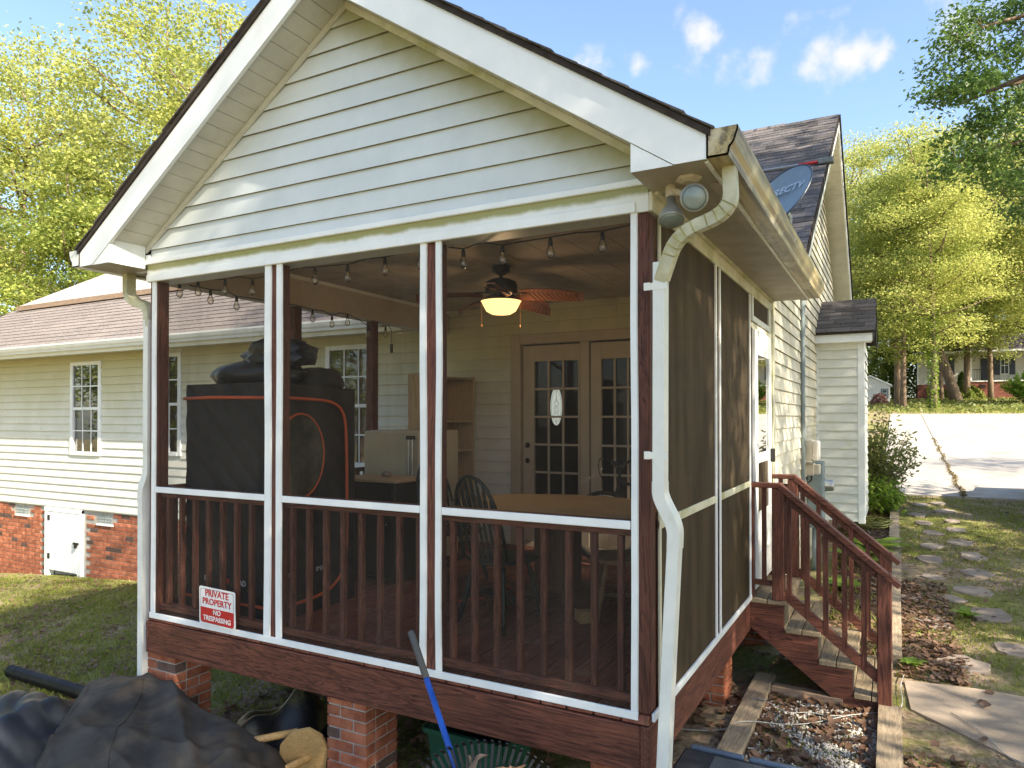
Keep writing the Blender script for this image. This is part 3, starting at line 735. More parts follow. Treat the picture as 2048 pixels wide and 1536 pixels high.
for a0, a1, b0, b1 in FB:
    wavy(a0, a1, .012, 2.36); wavy(b0, b1, .012, 2.36); bead(a1+.002, b0-.002, .862, .903, -.013)
    for z0, z1 in ((.0, .87), (.89, 2.37)):
        ob('screen', B().add([(a0+.01, -.004, z0), (b1-.01, -.004, z0), (b1-.01, -.004, z1), (a0+.01, -.004, z1)], [(0, 1, 2, 3)]), FSCREEN, porch)
sb = [(-3.662, -2.50), (-2.499, -1.225), (-1.224, -.056)]
for a, b in sb: bead(a, b, -.028, .011, -.017, .017)
for a, b in ((-3.69, -2.515), (-2.512, -.062)): ob('screen_bead', B().box(a, b, -.030, -.018, 2.358, 2.408, .003), WHITE, porch)
# railing behind the screens
for i, (a0, a1, b0, b1) in enumerate(FB):
    xa, xb = FP[i]+.045, FP[i+1]-.045
    ob('rail', B().box(xa, xb, .012, .085, .865, .90, .004), STX, porch); ob('rail', B().box(xa, xb, .03, .068, .775+.05, .862, .004), STX, porch); ob('rail', B().box(xa, xb, .02, .075, .03, .075, .004), STX, porch)
    n = 8
    for k in range(n):
        x = xa + (xb-xa)*(k+.5)/n; ob('baluster', B().box(x-.0155, x+.0155, .03, .064, .076, .824, .003), STZ, porch)
# side screens: right wall (x = 0) and left wall
SB = [(.10, 1.315), (1.455, 2.52)]
for y0, y1 in SB:
    for z0, z1 in ((.0, .86), (.90, 2.37)): ob('screen', B().add([(.003, y0, z0), (.003, y1, z0), (.003, y1, z1), (.003, y0, z1)], [(0, 1, 2, 3)]), RSCREEN, porch)
    ob('screen_bead', B().box(.0045, .016, y0, y1, .855, .90, .003), GREENTRIM, porch)
    ob('rail', B().box(-.085, -.012, y0, y1, .865, .90), STY, porch); ob('rail', B().box(-.07, -.03, y0, y1, .03, .075), STY, porch)
    n = 9
    for k in range(n): y = y0+(y1-y0)*(k+.5)/n; ob('baluster', B().box(-.066, -.03, y-.0175, y+.0175, .076, .864), STZ, porch)
for y in (.10, 1.318, 1.432, 2.505): ob('screen_bead', B().box(.0046, .018, y, y+.026, .012, 2.36, .003), GREENTRIM if y < .2 else WHITE, porch)
for a, b in ((.0, 1.40), (1.403, 2.54)): ob('screen_bead', B().box(.0048, .02, a, b, -.028, .012, .003), WHITE, porch)
for y0, y1 in ((.09, 1.30), (1.39, 2.35), (2.44, 3.62)):
    ob('screen', B().add([(-PW+.003, y0, 0), (-PW+.003, y1, 0), (-PW+.003, y1, 2.37), (-PW+.003, y0, 2.37)], [(0, 1, 2, 3)]), LSCREEN, porch)
    ob('rail', B().box(-3.672, -3.605, y0, y1, .865, .90), STY, porch); ob('rail', B().box(-3.66, -3.62, y0, y1, .03, .075), STY, porch)
    for k in range(8): y = y0+(y1-y0)*(k+.5)/8; ob('baluster', B().box(-3.655, -3.62, y-.0175, y+.0175, .076, .864), STZ, porch)
# screen door with transom on the right wall
sd = empty('screen_door'); sd.parent = porch
ob('transom', B().box(.004, .022, 2.60, 2.64, 2.16, 2.36, .003).box(.004, .022, 3.44, 3.48, 2.16, 2.36, .003).box(.004, .022, 2.64, 3.44, 2.16, 2.205, .003), WHITE, sd)
ob('transom_screen', B().add([(.006, 2.64, 2.2), (.006, 3.44, 2.2), (.006, 3.44, 2.36), (.006, 2.64, 2.36)], [(0, 1, 2, 3)]), RSCREEN, sd)
ob('header_strip', B().box(.0, .014, 2.60, 3.48, 2.105, 2.15, .003), GREENTRIM, sd)
dl = B(); y0, y1 = 2.64, 3.45
dl.box(.006, .034, y0, y0+.12, .03, 2.10, .003); dl.box(.006, .034, y1-.12, y1, .03, 2.10, .003); dl.box(.006, .034, y0+.12, y1-.12, 1.90, 2.10, .003); dl.box(.006, .034, y0+.12, y1-.12, 1.02, 1.10, .003); dl.box(.006, .034, y0+.12, y1-.12, .03, .30, .003)
lf = ob('door_leaf', dl, WHITE, sd)
ob('pane', B().box(.018, .021, y0+.12, y1-.12, 1.10, 1.90), GLASS, sd); ob('lower_screen', B().add([(.02, y0+.12, .3), (.02, y1-.12, .3), (.02, y1-.12, 1.02), (.02, y0+.12, 1.02)], [(0, 1, 2, 3)]), RSCREEN, sd)
ob('kick_panel', B().box(.016, .024, y0+.1, y1-.1, .1, .62), WHITE, sd)
ob('pull_handle', B().box(.034, .075, y1-.08, y1-.05, 1.0, 1.12, .006), BLACKM, sd)
ob('door_jamb', B().box(-.03, .012, 3.485, 3.62, .0, 2.36, .003), GREENTRIM, sd)
# header beams, ceiling
ob('beam', B().box(-PW, -.0, .004, .14, 2.361, 2.62), FASCIA, porch)
BEAMM = mat('beam_cladding', (.50, .435, .36), .6, .08, 4.)  # white cladding browned: the low porch light is put into its colour
ob('beam', B().box(-PW+.002, -3.545, .141, PD-.04, 2.361, 2.62), BEAMM, porch); ob('beam', B().box(-.14, -.002, .141, PD-.04, 2.361, 2.62), BEAMM, porch)
ceil = empty('porch_ceiling'); ceil.parent = porch
for i in range(12):
    w = (PW-.285)/12; x = -3.543+i*w; ob('ceiling_plank', B().box(x+.001, x+w-.002, .142, PD-.03, 2.621, 2.635, .003), mat('ceiling_vinyl', (.44, .38, .32), .6) if i == 0 else bpy.data.materials['ceiling_vinyl'], ceil)
for x in (-3.54, -.145): ob('ceiling_trim', B().box(x-.002, x+.014, .145, PD-.03, 2.59, 2.62), FASCIA, ceil)
# header face: board, upper channel
ob('header_board', B().box(-3.70, -.0, -.016, .003, 2.359, 2.486, .003), HEADER, porch)
ob('header_board', B().box(.0005, .018, -.016, 3.60, 2.36, 2.45, .003), GREENTRIM, porch); ob('header_board', B().box(-3.703, -3.686, .004, 3.60, 2.36, 2.45, .003), GREENTRIM, porch)
ob('drip_channel', B().box(-3.72, -.02, -.034, -.001, 2.482, 2.515, .004), WHITE, porch)
# gable wall
gab = empty('gable_wall'); gab.parent = porch
def hw(z): return max(.0, (RZ0-z)/RP)
ob('wall_core', B().prism([(PX-hw(2.5), 2.45), (PX+hw(2.5), 2.45), (PX, RZ0)], 'y', .003, .05), GVINYL, gab)
z = 2.515-.055
while z < RZ0-.03:
    t = EXPO; z1 = z+t+.012; a0, a1 = hw(z)-.0, hw(z1); zb = max(z, 2.505); m = B()
    lim = PW/2-.03
    b0, b1 = min(lim, hw(zb)), min(lim, hw(z1))
    pts = [(-b0, -.022, zb), (b0, -.022, zb), (b1, -.004, z1), (-b1, -.004, z1)]; bk = [(-b0, .0, zb), (b0, .0, zb), (b1, .0, z1), (-b1, .0, z1)]
    m.add([(PX+x, y, q) for x, y, q in pts+bk], [(0, 1, 2, 3), (7, 6, 5, 4), (0, 4, 5, 1), (1, 5, 6, 2), (2, 6, 7, 3), (3, 7, 4, 0)])
    o = ob('siding_board', m, GVINYL, gab); o.data.materials.append(LAP_SHADE); o.data.polygons[2].material_index = 1; z += t
OVH = .30
for sgn in (1, -1):
    def XX(u): return PX + sgn*u
    L = 2.175
    m = B(); m.prism([(XX(0), RZ0+.17), (XX(L), RZ0+.17-RP*L), (XX(L), 2.452), (XX((RZ0-.03-2.452)/RP), 2.452), (XX(0), RZ0-.03)], 'y', -OVH-.004, -OVH+.02); ob('rake_fascia', m, FASCIA, porch)
    # boxed return at the eave
    x0, x1 = 1.852, L-.004
    zt = lambda u: RZ0-.034-RP*u
    m = B(); m.prism([(XX(x0), 2.450), (XX((RZ0-.034-2.450)/RP), 2.450), (XX(x0), zt(x0))], 'y', -OVH+.0, -OVH+.012); ob('return_face', m, WHITE, porch)
    m = B(); m.box(XX(x0), XX(x0)+sgn*.012, -OVH+.013, -.033, 2.452, RZ0+.006-RP*x0); ob('return_side', m, WHITE, porch)
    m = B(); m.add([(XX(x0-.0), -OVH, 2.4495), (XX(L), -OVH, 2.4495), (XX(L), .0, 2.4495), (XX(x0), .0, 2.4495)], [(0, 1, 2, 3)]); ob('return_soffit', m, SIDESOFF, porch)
    # rake soffit panels
    n = 20; cs = math.cos(math.atan(RP)); Lr = x0
    for i in range(n):
        u0, u1 = Lr*i/n+.004, Lr*(i+1)/n-.001
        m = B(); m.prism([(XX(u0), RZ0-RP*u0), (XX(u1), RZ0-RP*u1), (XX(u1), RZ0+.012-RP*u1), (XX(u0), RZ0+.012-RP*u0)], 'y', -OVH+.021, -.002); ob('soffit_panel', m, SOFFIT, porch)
    ob('soffit_backing', B().prism([(XX(0), RZ0+.013), (XX(x0), RZ0+.013-RP*x0), (XX(x0), RZ0+.02-RP*x0), (XX(0), RZ0+.02)], 'y', -OVH+.021, .0), BLACKM, porch)
    # trim strip along the top of the gable siding
    m = B(); m.prism([(XX(0), RZ0-.002), (XX(x0), RZ0-.002-RP*x0), (XX(x0), RZ0-.046-RP*x0), (XX(0), RZ0-.046)], 'y', -.03, -.018); ob('rake_trim', m, GREENTRIM if sgn > 0 else SOFFIT, porch)
    m = B(); m.box(XX(x0-.04), XX(x0-.004), -.032, -.019, 2.516, RZ0-.06-RP*x0); ob('corner_trim', m, WHITE, porch)
    # eave soffit along the side, fascia, gutter
    so = empty('side_soffit'); so.parent = porch
    n = 12
    for i in range(n):
        y0, y1 = .0+3.6*i/n+.003, 3.6*(i+1)/n
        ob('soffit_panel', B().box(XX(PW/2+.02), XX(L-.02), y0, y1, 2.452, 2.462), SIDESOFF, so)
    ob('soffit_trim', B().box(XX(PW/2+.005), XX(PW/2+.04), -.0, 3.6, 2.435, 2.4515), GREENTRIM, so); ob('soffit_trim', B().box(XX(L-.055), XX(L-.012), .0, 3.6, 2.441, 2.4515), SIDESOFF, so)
    ob('eave_fascia', B().box(XX(L-.011), XX(L+.004), -OVH+.022, 3.6, 2.445, 2.57), FASCIA, porch)
    k_gutter('y', -OVH-.01, 3.60, XX(L+.006), sgn, 2.568, SGUTTER if sgn > 0 else DSPOUT, porch)
    # roof deck slope and its shingles along the front edge
    E1 = L+.02
    ridgeY = EY+(RZ0+.19-EZ)/PITCH; eaveY = EY+(RZ0+.19-RP*E1-EZ)/PITCH
    a = [(XX(0), -OVH-.018, RZ0+.19), (XX(E1), -OVH-.018, RZ0+.19-RP*E1), (XX(E1), eaveY, RZ0+.19-RP*E1), (XX(0), ridgeY, RZ0+.19)]
    m = B(); m.add(a + [(x, y, q-.03) for x, y, q in a], [(0, 1, 2, 3), (7, 6, 5, 4), (0, 4, 5, 1), (1, 5, 6, 2), (2, 6, 7, 3), (3, 7, 4, 0)])
    rf = ob('porch_roof', m, ROOFB, porch)
    q = math.atan(RP); nrow = 18
    for r_ in range(nrow):
        u = E1+.012 - r_*.145*math.cos(q)
        if u < .16: break
        for c_ in range(3):
            w = .305 if c_ or r_ % 2 else .17
            yy = -OVH-.026-R.uniform(0, .012) if c_ == 0 else -OVH-.03 + (.17 if r_ % 2 == 0 else .305) + (c_-1)*.305
            s = shingle_mesh(w-.006)
            o = link('shingle', s, rf)
            # local x along +y of the roof, local y up the slope
            ex = Vector((0, 1, 0)); ey = Vector((-sgn*math.cos(q), 0, math.sin(q))); ez = ex.cross(ey)
            if ez.z < 0:
                ex = -ex; ez = ex.cross(ey); yy = yy + w-.006
            o.matrix_local = Matrix(((ex.x, ey.x, ez.x, XX(u)), (ex.y, ey.y, ez.y, yy), (ex.z, ey.z, ez.z, RZ0+.192-RP*u + R.uniform(-.001, .004)), (0, 0, 0, 1)))
# downspouts
RECT = [(-.036, -.026), (-.028, -.030), (-.020, -.026), (-.008, -.026), (.0, -.030), (.008, -.026), (.020, -.026), (.028, -.030), (.036, -.026), (.036, .026), (-.036, .026)]
dsp = empty('downspout'); dsp.parent = porch
def bez(p, n=7):
    out = []
    for i in range(len(p)):
        a = Vector(p[i])
        if i in (0, len(p)-1): out.append(a); continue
        b, c = Vector(p[i-1]), Vector(p[i+1]); s = a + (b-a)*.42; e = a + (c-a)*.42
        for k in range(n+1):
            t = k/n; out.append(s*(1-t)**2 + a*2*t*(1-t) + e*t*t)
    return out
top = bez([(.395, -.14, 2.46), (.405, -.14, 2.27), (.16, -.11, 2.205), (.075, -.055, 2.02)], 9)
ob('elbow', B().sweep(top, RECT, (0, 1, .1)), ALGAE, dsp)
rings = B()
for i in range(3, len(top)-1, 1):
    if i % 2: continue
    d = (top[i+1]-top[i]).normalized(); rings.sweep([top[i]-d*.003, top[i]+d*.003], [(x*1.05, y*1.07) for x, y in RECT], (0, 1, .1))
ob('crimp', rings, mat('dark_moss', (.33, .31, .13), .6, .3, 20.), dsp)
pipe = [(.068, -.05, 2.10), (.064, -.05, 1.08)]; ob('pipe', B().sweep(pipe, RECT, (0, 1, .1)), DSPOUT, dsp)
el = bez([(.064, -.05, 1.10), (.064, -.05, 1.03), (.135, -.05, .90), (.131, -.05, .80)], 6); ob('elbow', B().sweep(el, [(x*1.06, y*1.06) for x, y in RECT], (0, 1, .1)), DSPOUT, dsp)
ob('pipe', B().sweep([(.131, -.05, .83), (.103, -.05, .3), (.055, -.05, -.70)], RECT, (0, 1, .1)), DSPOUT, dsp)
for zz in (1.99, 1.22): ob('strap', B().box(.0, .03, -.095, -.088, zz-.018, zz+.018, .002).box(.0, .105, -.088, -.083, zz-.016, zz+.016), DSPOUT, dsp)
dsl = empty('downspout'); dsl.parent = porch
topl = bez([(-3.96, .02, 2.46), (-3.96, .02, 2.26), (-3.76, .045, 2.20), (-3.752, .045, 2.05)], 7)
ob('elbow', B().sweep(topl, RECT, (0, 1, .1)), ALGAE, dsl); ob('pipe', B().sweep([(-3.752, .045, 2.10), (-3.752, .045, 1.02)], RECT, (0, 1, .1)), DSPOUT, dsl)
ob('elbow', B().sweep(bez([(-3.752, .045, 1.05), (-3.752, .045, .98), (-3.785, .03, .88), (-3.785, .03, .78)], 5), [(x*1.06, y*1.06) for x, y in RECT], (0, 1, .1)), DSPOUT, dsl)
ob('pipe', B().sweep([(-3.785, .03, .82), (-3.765, .02, .1), (-3.735, .0, -.95)], RECT, (0, 1, .1)), DSPOUT, dsl)
# brick piers
def pier(x0, y0, ztop=-.274, nx=.30, rows=11):
    p = empty('brick_pier'); p.parent = porch
    ob('mortar_core', B().box(x0+.008, x0+nx-.008, y0+.008, y0+nx-.008, ztop-rows*.0677-.1, ztop-.001), MORTAR, p)
    S, Hd = .195, .093; g = .012
    for r_ in range(rows):
        zz = ztop-.057-r_*.0677; A = (S, Hd) if r_ % 2 == 0 else (Hd, S)
        dk = lambda: R.random() < (.28 if x0 < -3 else .12)
        brick_obj(p, x0, y0, zz, A[0], .09, .057, dk()); brick_obj(p, x0+A[0]+g, y0, zz, A[1], .09, .057, dk())
        C_ = (Hd, S) if r_ % 2 == 0 else (.093, .195)
        for xx in (x0+nx-.09, x0):
            if r_ % 2 == 0: brick_obj(p, xx, y0+.102, zz, .09, .198, .057, dk())
            else: brick_obj(p, xx, y0+.102, zz, .09, .093, .057, dk()); brick_obj(p, xx, y0+.207, zz, .09, .093, .057, dk())
    return p
pier(-3.725, .02); pier(-2.025, .03); pier(-.315, .03, rows=8); pier(-.42, 2.17, rows=9); pier(-3.70, 2.17, rows=10)

# ------------------------------------------------------------------ porch steps
st = empty('porch_steps', 'red stained wooden steps with railings down from the screen door', 'steps', None, (0, 0, 0))
YN, YF = 2.55, 3.50
TR = [(.0, .26, -.012), (.26, .50, -.215), (.495, .735, -.42), (.73, .965, -.625)]
for ys_ in (YN, YF-.04):
    pol = [(0.002, -.03), (.25, -.03), (.25, -.245), (.49, -.245), (.49, -.45), (.725, -.45), (.725, -.655), (.975, -.655), (.975, -.80), (.74, -.80), (.0, -.24)]
    ob('stringer', B().prism(pol, 'y', ys_, ys_+.04), STX, st)
for i, (a, b, zz) in enumerate(TR):
    h = (b-a)/2
    for q in range(2): ob('tread', B().box(a+q*h+.002, a+(q+1)*h-.004 + (.015 if q == 1 else 0), YN-.02, YF+.015, zz-.035, zz, .004), TREAD, st)
    ob('riser', B().box(b-.022, b-.004, YN+.041, YF-.041, zz-.205+.001, zz-.037), TREAD, st)
for yy in (YN+.02, YF-.02):
    o1 = (-.018) if yy < 3 else .018
    yy = yy
    # top post, bottom post, wall stub
    ob('post', B().box(.168, .256, yy-.045, yy+.045, -.010, .845, .005), STZ, st)
    ob('post', B().box(.885, .978, yy-.045, yy+.045, -.78, .27, .005), STZ, st)
    ob('baluster', B().box(.002, .034, yy-.02, yy+.02, -.01, .845), STZ, st); ob('baluster', B().box(.09, .122, yy-.017, yy+.017, .13, .845), STZ, st)
    ob('rail', B().box(.034, .168, yy-.02, yy+.02, .09, .13, .003), STX, st); ob('rail', B().box(.0, .235, yy-.05, yy+.05, .848, .886, .005), STX, st)
    ob('hand_rail', B().bar((.225, yy, .862), (1.03, yy, .185), .10, .036), STX, st)
    ob('under_rail', B().bar((.25, yy, .80), (.90, yy, .255), .03, .075), STX, st)
    ob('base_rail', B().bar((.25, yy, .045), (.90, yy, -.50), .04, .07), STX, st)
    for k in range(5):
        x = .27+.128*k; zt = .80-(x-.25)*.838; zb = .045-(x-.25)*.838
        ob('baluster', B().box(x, x+.036, yy-.021, yy+.021, zb-.045, zt+.02), STZ, st)
# extra planks closing the far side of the landing
for k in range(2): ob('side_plank', B().box(.045+.06*k, .10+.06*k, YF-.01, YF+.012, -.0, .80), STZ, st)

# ------------------------------------------------------------------ things fixed to or left on the porch
sg = empty('warning_sign', 'white and red PRIVATE PROPERTY NO TRESPASSING sign leaning on the porch screen', 'sign', None, (-2.93, -.030, .012))
sg.rotation_euler = (math.radians(-1.5), math.radians(-6.5)*-1*-1, 0)
sg.rotation_euler = (math.radians(2), math.radians(1.5), 0)
SW, SH = .347, .252
def rrect(w, h, r, n=4):
    p = []
    for cx_, cz_, a0 in ((w/2-r, h/2-r, 0), (-w/2+r, h/2-r, 90), (-w/2+r, -h/2+r, 180), (w/2-r, -h/2+r, 270)):
        for k in range(n+1): a = math.radians(a0+90*k/n); p.append((cx_+r*math.cos(a), cz_+r*math.sin(a)+.0))
    return p
SWHITE = plain('sign_white', (.78, .80, .80), .3); SRED = plain('sign_red', (.50, .022, .025), .35); SLINE = plain('sign_line', (.12, .04, .04), .4)
ob('plate', B().prism([(x, z+SH/2) for x, z in rrect(SW, SH, .016)], 'y', -.0015, .0015), SWHITE, sg)
ob('red_panel', B().prism([(x, z) for x, z in [(-SW/2+.012, .115), (-SW/2+.012, .022), (-SW/2+.022, .012), (SW/2-.022, .012), (SW/2-.012, .022), (SW/2-.012, .115)]], 'y', -.0024, -.0016), SRED, sg)
ob('border_line', B().tube([(x*.93, -.002, z*.93+SH/2) for x, z in rrect(SW-.01, SH-.01, .016)], .0012, 4, closed=True), SLINE, sg)
def sign_text(s, size, zc, m, width=1.0, bold=.006):
    o = link('lettering', text_mesh(s, size, m, bold, width), sg, (0, -.0032, zc), (math.pi/2, 0, 0)); return o
sign_text('PRIVATE', .062, .212, SRED, .98, .0011); sign_text('PROPERTY', .060, .156, SRED, .98, .0011); sign_text('NO', .046, .090, SWHITE, 1.0, .0008); sign_text('TRESPASSING', .046, .045, SWHITE, .96, .0008)
for x in (-.155, .155):
    for zz in (.02, .235): ob('screw', B().lathe([(.005, 0), (.004, .002), (0, .003)], (x, -.0016, zz), 8, Matrix.Rotation(math.pi/2, 3, 'X')), STEEL, sg)

# string lights
slt = empty('string_lights', 'black cord of clear bulbs strung under the porch ceiling', 'string lights')
BULBG = glass_mat('bulb_glass', (.96, .93, .88), 1.35); FIL = plain('filament', (.7, .5, .25), .4)
fbul = [(-3.57, .15, 2.302), (-3.368, .15, 2.296), (-3.087, .15, 2.279), (-2.816, .15, 2.256), (-2.53, .15, 2.27), (-2.249, .15, 2.278), (-1.979, .15, 2.268), (-1.685, .15, 2.282), (-1.424, .15, 2.292), (-1.128, .15, 2.269), (-.876, .15, 2.262), (-.586, .15, 2.268), (-.294, .15, 2.264)]
sbul = [(-3.5, .36, 2.276), (-3.5, .598, 2.264), (-3.5, .98, 2.27), (-3.5, 1.416, 2.268), (-3.5, 1.661, 2.248), (-3.5, 1.869, 2.287), (-3.5, 2.169, 2.205), (-3.5, 2.431, 2.233)]
def cord(bs, extra=()):
    pts = []
    for i, b in enumerate(bs):
        v = Vector(b)+Vector((0, 0, .075)); pts.append(v)
        if i < len(bs)-1: w = Vector(bs[i+1])+Vector((0, 0, .075)); m = (v+w)/2; pts.append(m+Vector((0, R.uniform(-.01, .01), R.uniform(.0, .022))))
    return pts + [Vector(e) for e in extra]
ob('cord', B().tube(cord(fbul, ((-.148, .13, 2.345), (-.09, .1, 2.35))), .0042, 5), BLACKP, slt); ob('cord', B().tube([(-3.57, .15, 2.37)]+cord(sbul, ((-3.5, 2.48, 2.33), (-3.5, 2.527, 2.27), (-3.5, 2.527, 2.15))), .0042, 5), BLACKP, slt)
bulb_me = B().lathe([(.0, -.065), (.016, -.060), (.027, -.045), (.030, -.028), (.024, -.005), (.015, .015), (.012, .028)], (0, 0, 0), 12).mesh('bulb', BULBG, True)
sock_me = B().lathe([(.0, .075), (.009, .072), (.013, .06), (.015, .04), (.015, .022), (.0, .022)], (0, 0, 0), 10).mesh('socket', BLACKP, True)
fil_me = B().tube([(-.008, 0, .015), (-.010, 0, -.02), (0, 0, -.035), (.010, 0, -.02), (.008, 0, .015)], .0012, 4).mesh('filament', FIL)
for b in fbul+sbul:
    s_ = link('socket', sock_me, slt, (b[0], b[1], b[2]+.014), None, (.8, .8, .8)); link('bulb', bulb_me, s_); link('filament', fil_me, s_, None, (0, 0, R.uniform(0, 3)))
ob('plug', B().box(-3.512, -3.488, 2.515, 2.54, 2.05, 2.14, .004), BLACKP, slt)

# ceiling fan
fan = empty('ceiling_fan', 'dark ceiling fan with leaf shaped blades and lit glass bowl', 'fan', None, (-1.80, 1.78, 0))
ob('canopy', B().lathe([(.0, 2.62), (.075, 2.62), (.07, 2.575), (.03, 2.55), (.016, 2.55), (.016, 2.50), (0, 2.5)], (0, 0, 0), 18), BLACKM, fan, True)
ob('motor', B().lathe([(.0, 2.515), (.08, 2.512), (.125, 2.49), (.135, 2.45), (.125, 2.41), (.07, 2.385), (.075, 2.36), (.13, 2.352), (.145, 2.335), (.0, 2.335)], (0, 0, 0), 24), BLACKM, fan, True)
BOWL = emis('lit_bowl', (1.0, .60, .22), 1.0)
ob('glass_bowl', B().lathe([(.165, 2.334), (.158, 2.328), (.145, 2.30), (.12, 2.255), (.08, 2.232), (.0, 2.222)], (0, 0, 0), 28), BOWL, fan, True)
fl_d = bpy.data.lights.new('fan_bulb', 'POINT'); fl_d.energy = 4.0; fl_d.color = (1.0, .66, .34); fl_d.shadow_soft_size = .08
fl_o = bpy.data.objects.new('fan_bulb', fl_d); COL.objects.link(fl_o); fl_o.parent = fan; fl_o.location = (0, 0, 2.17)
BLADE = wood('fan_blade', 'x', (.18, .06, .025), (.40, .15, .06), .45)
bl = B(); n = 14; vs = []; fs = []
for i in range(n+1):
    t = i/n; w = .10*math.sin(math.pi*min(1, .12+t*.93))**.7 + .004; x = .16+.53*t; droop = -.05*t*t
    for s in (-1, 0, 1): vs.append((x, s*w, droop + (.012 if s == 0 else -.006*abs(s)) - s*.030))
for i in range(n):
    for k in range(2): fs.append((i*3+k, i*3+k+1, (i+1)*3+k+1, (i+1)*3+k))
bl.add(vs, fs); nv = len(vs); bl.add([(x, y, z-.006) for x, y, z in vs], [tuple(reversed(f)) for f in fs])
veins = B()
for i in range(2, n-1):
    for s in (-1, 1): x, y, z = vs[i*3+1]; x2, y2, z2 = vs[(i+1)*3+(0 if s < 0 else 2)]; veins.tube([(x, y, z-.008), (x2, y2*.9, z2-.008)], .0025, 4)
bm_, vm_ = bl.mesh('blade', BLADE, True), veins.mesh('vein', BLACKM)
am_ = B().bar((.09, 0, .02), (.22, 0, .005), .035, .012).mesh('blade_arm', BLACKM)
for k in range(5):
    a = math.radians(8+72*k); b = link('blade', bm_, fan, (0, 0, 2.385), (0, 0, a)); link('vein', vm_, b); link('blade_arm', am_, b)
for x, y in ((-.13, -.09), (.13, .09)): ob('pull_chain', B().tube([(x, y, 2.34), (x, y, 2.15)], .002, 4).lathe([(0, .0), (.005, .004), (.005, .02), (0, .025)], (x, y, 2.125), 6), plain('chain_brass', (.4, .2, .08), .4, .5, .6), fan)

# floodlight under the eave
fl = empty('floodlight', 'twin bulb floodlight fixed under the right eave of the porch', 'floodlight', None, (.215, -.115, 2.449))
ob('base_plate', B().lathe([(.0, -.022), (.03, -.022), (.055, -.01), (.058, 0), (0, 0)], (0, 0, 0), 6), BEIGEP, fl)
PAR = glass_mat('lamp_lens', (.55, .62, .6), 1.5); LH = mat('lamp_aluminium', (.36, .36, .33), .35, .15, 8., metal=.4)
def par(p, axis):
    q = Vector((0, 0, 1)).rotation_difference(Vector(axis).normalized()).to_matrix(); p = Vector(p)
    h = ob('lamp_bulb', B().lathe([(.0, -.075), (.019, -.075), (.021, -.03), (.033, -.02), (.05, .012), (.0585, .04), (.0605, .048), (.058, .052)], p, 24, q), LH, fl, True)
    ob('lens', B().lathe([(.0575, .050), (.04, .058), (.0, .062)], p, 24, q), mat('frosted_lens', (.20, .245, .235), .2, .05, 20., spec=.6), h, True)
    ob('lamp_holder', B().lathe([(.0, -.13), (.024, -.13), (.026, -.07), (.0, -.07)], p, 14, q).tube([p+q @ Vector((0, 0, -.12)), p*.35+Vector((0, 0, -.02))], .014, 8), BEIGEP, fl)
par((.025, -.03, -.105), (.28, -.80, -.16)); par((-.085, .02, -.13), (.10, -.30, -.85))

# satellite dish on the porch roof
ds = empty('satellite_dish', 'grey satellite dish with white DIRECTV lettering on the porch roof', 'satellite dish', None, (.205, 2.78, 0))
nrm = Vector((-.505, -.671, .544)).normalized(); upv = (Vector((0, 0, 1)) - nrm*nrm.z).normalized(); rt = upv.cross(nrm); rt = -rt if rt.x < 0 else rt
ctr = Vector((.0, .0, 3.118))
DISHM = mat('dish_grey', (.27, .33, .36), .35, .1, 4., stain=((.12, .14, .15), 5., .5, .75, .4))
dv = B(); n, mr = 40, 7; vs = [ctr]; fs = []
for r_ in range(1, mr+1):
    for k in range(n):
        a = 2*math.pi*k/n; f = r_/mr; vs.append(ctr + rt*(.31*f*math.cos(a)) + upv*(.335*f*math.sin(a)) + nrm*(.045*f*f))
for k in range(n): fs.append((0, 1+k, 1+(k+1) % n))
for r_ in range(mr-1):
    for k in range(n): fs.append((1+r_*n+k, 1+(r_+1)*n+k, 1+(r_+1)*n+(k+1) % n, 1+r_*n+(k+1) % n))
base = len(vs); dv.add(vs, fs); dv.add([v - nrm*.006 for v in vs], [tuple(reversed(f)) for f in fs])
dish = ob('reflector', dv, DISHM, ds, True)
ob('rim', B().tube([vs[1+(mr-1)*n+k] - nrm*.003 for k in range(n)], .007, 6, closed=True), plain('dish_rim', (.03, .05, .08), .4), dish)
tx = link('lettering', text_mesh('DIRECTV', .105, plain('dish_letter', (.55, .62, .66), .5), .002, 1.0), dish)
tm = Matrix((rt, upv, nrm)).transposed().to_4x4(); tm.translation = ctr + upv*.10 + nrm*.026 + rt*.0; tx.matrix_local = tm
ob('arm', B().tube([ctr-nrm*.02, ctr-nrm*.12-Vector((0, 0, .05)), (.04, .1, 2.86), (.04, .1, 2.66)], .022, 8), GREYP, ds)
ob('bracket', B().box(-.08, .12, .02, .18, 2.64, 2.70, .01).box(-.03, .09, .06, .14, 2.70, 2.9, .01), GREYP, ds)
# extension pole left on the main roof
ep = empty('extension_pole', 'silver extension pole with red grip lying on the main roof', 'pole', None, (0, 6.06, 0))
zz = rz_(6.06)+.05
ob('tube', B().tube([(-1.6, .0, zz), (.0, .0, zz)], .016, 8), STEEL, ep); ob('grip', B().tube([(-.02, 0, zz), (.2, 0, zz)], .019, 8), plain('red_grip', (.45, .03, .03), .4), ep)
ob('brush_head', B().box(.2, .37, -.05, .05, zz-.04, zz+.03, .01), mat('brush_bristle', (.16, .18, .19), .9, .3, 60.), ep); ob('collar', B().tube([(-.55, 0, zz), (-.49, 0, zz)], .024, 8), BLACKP, ep)

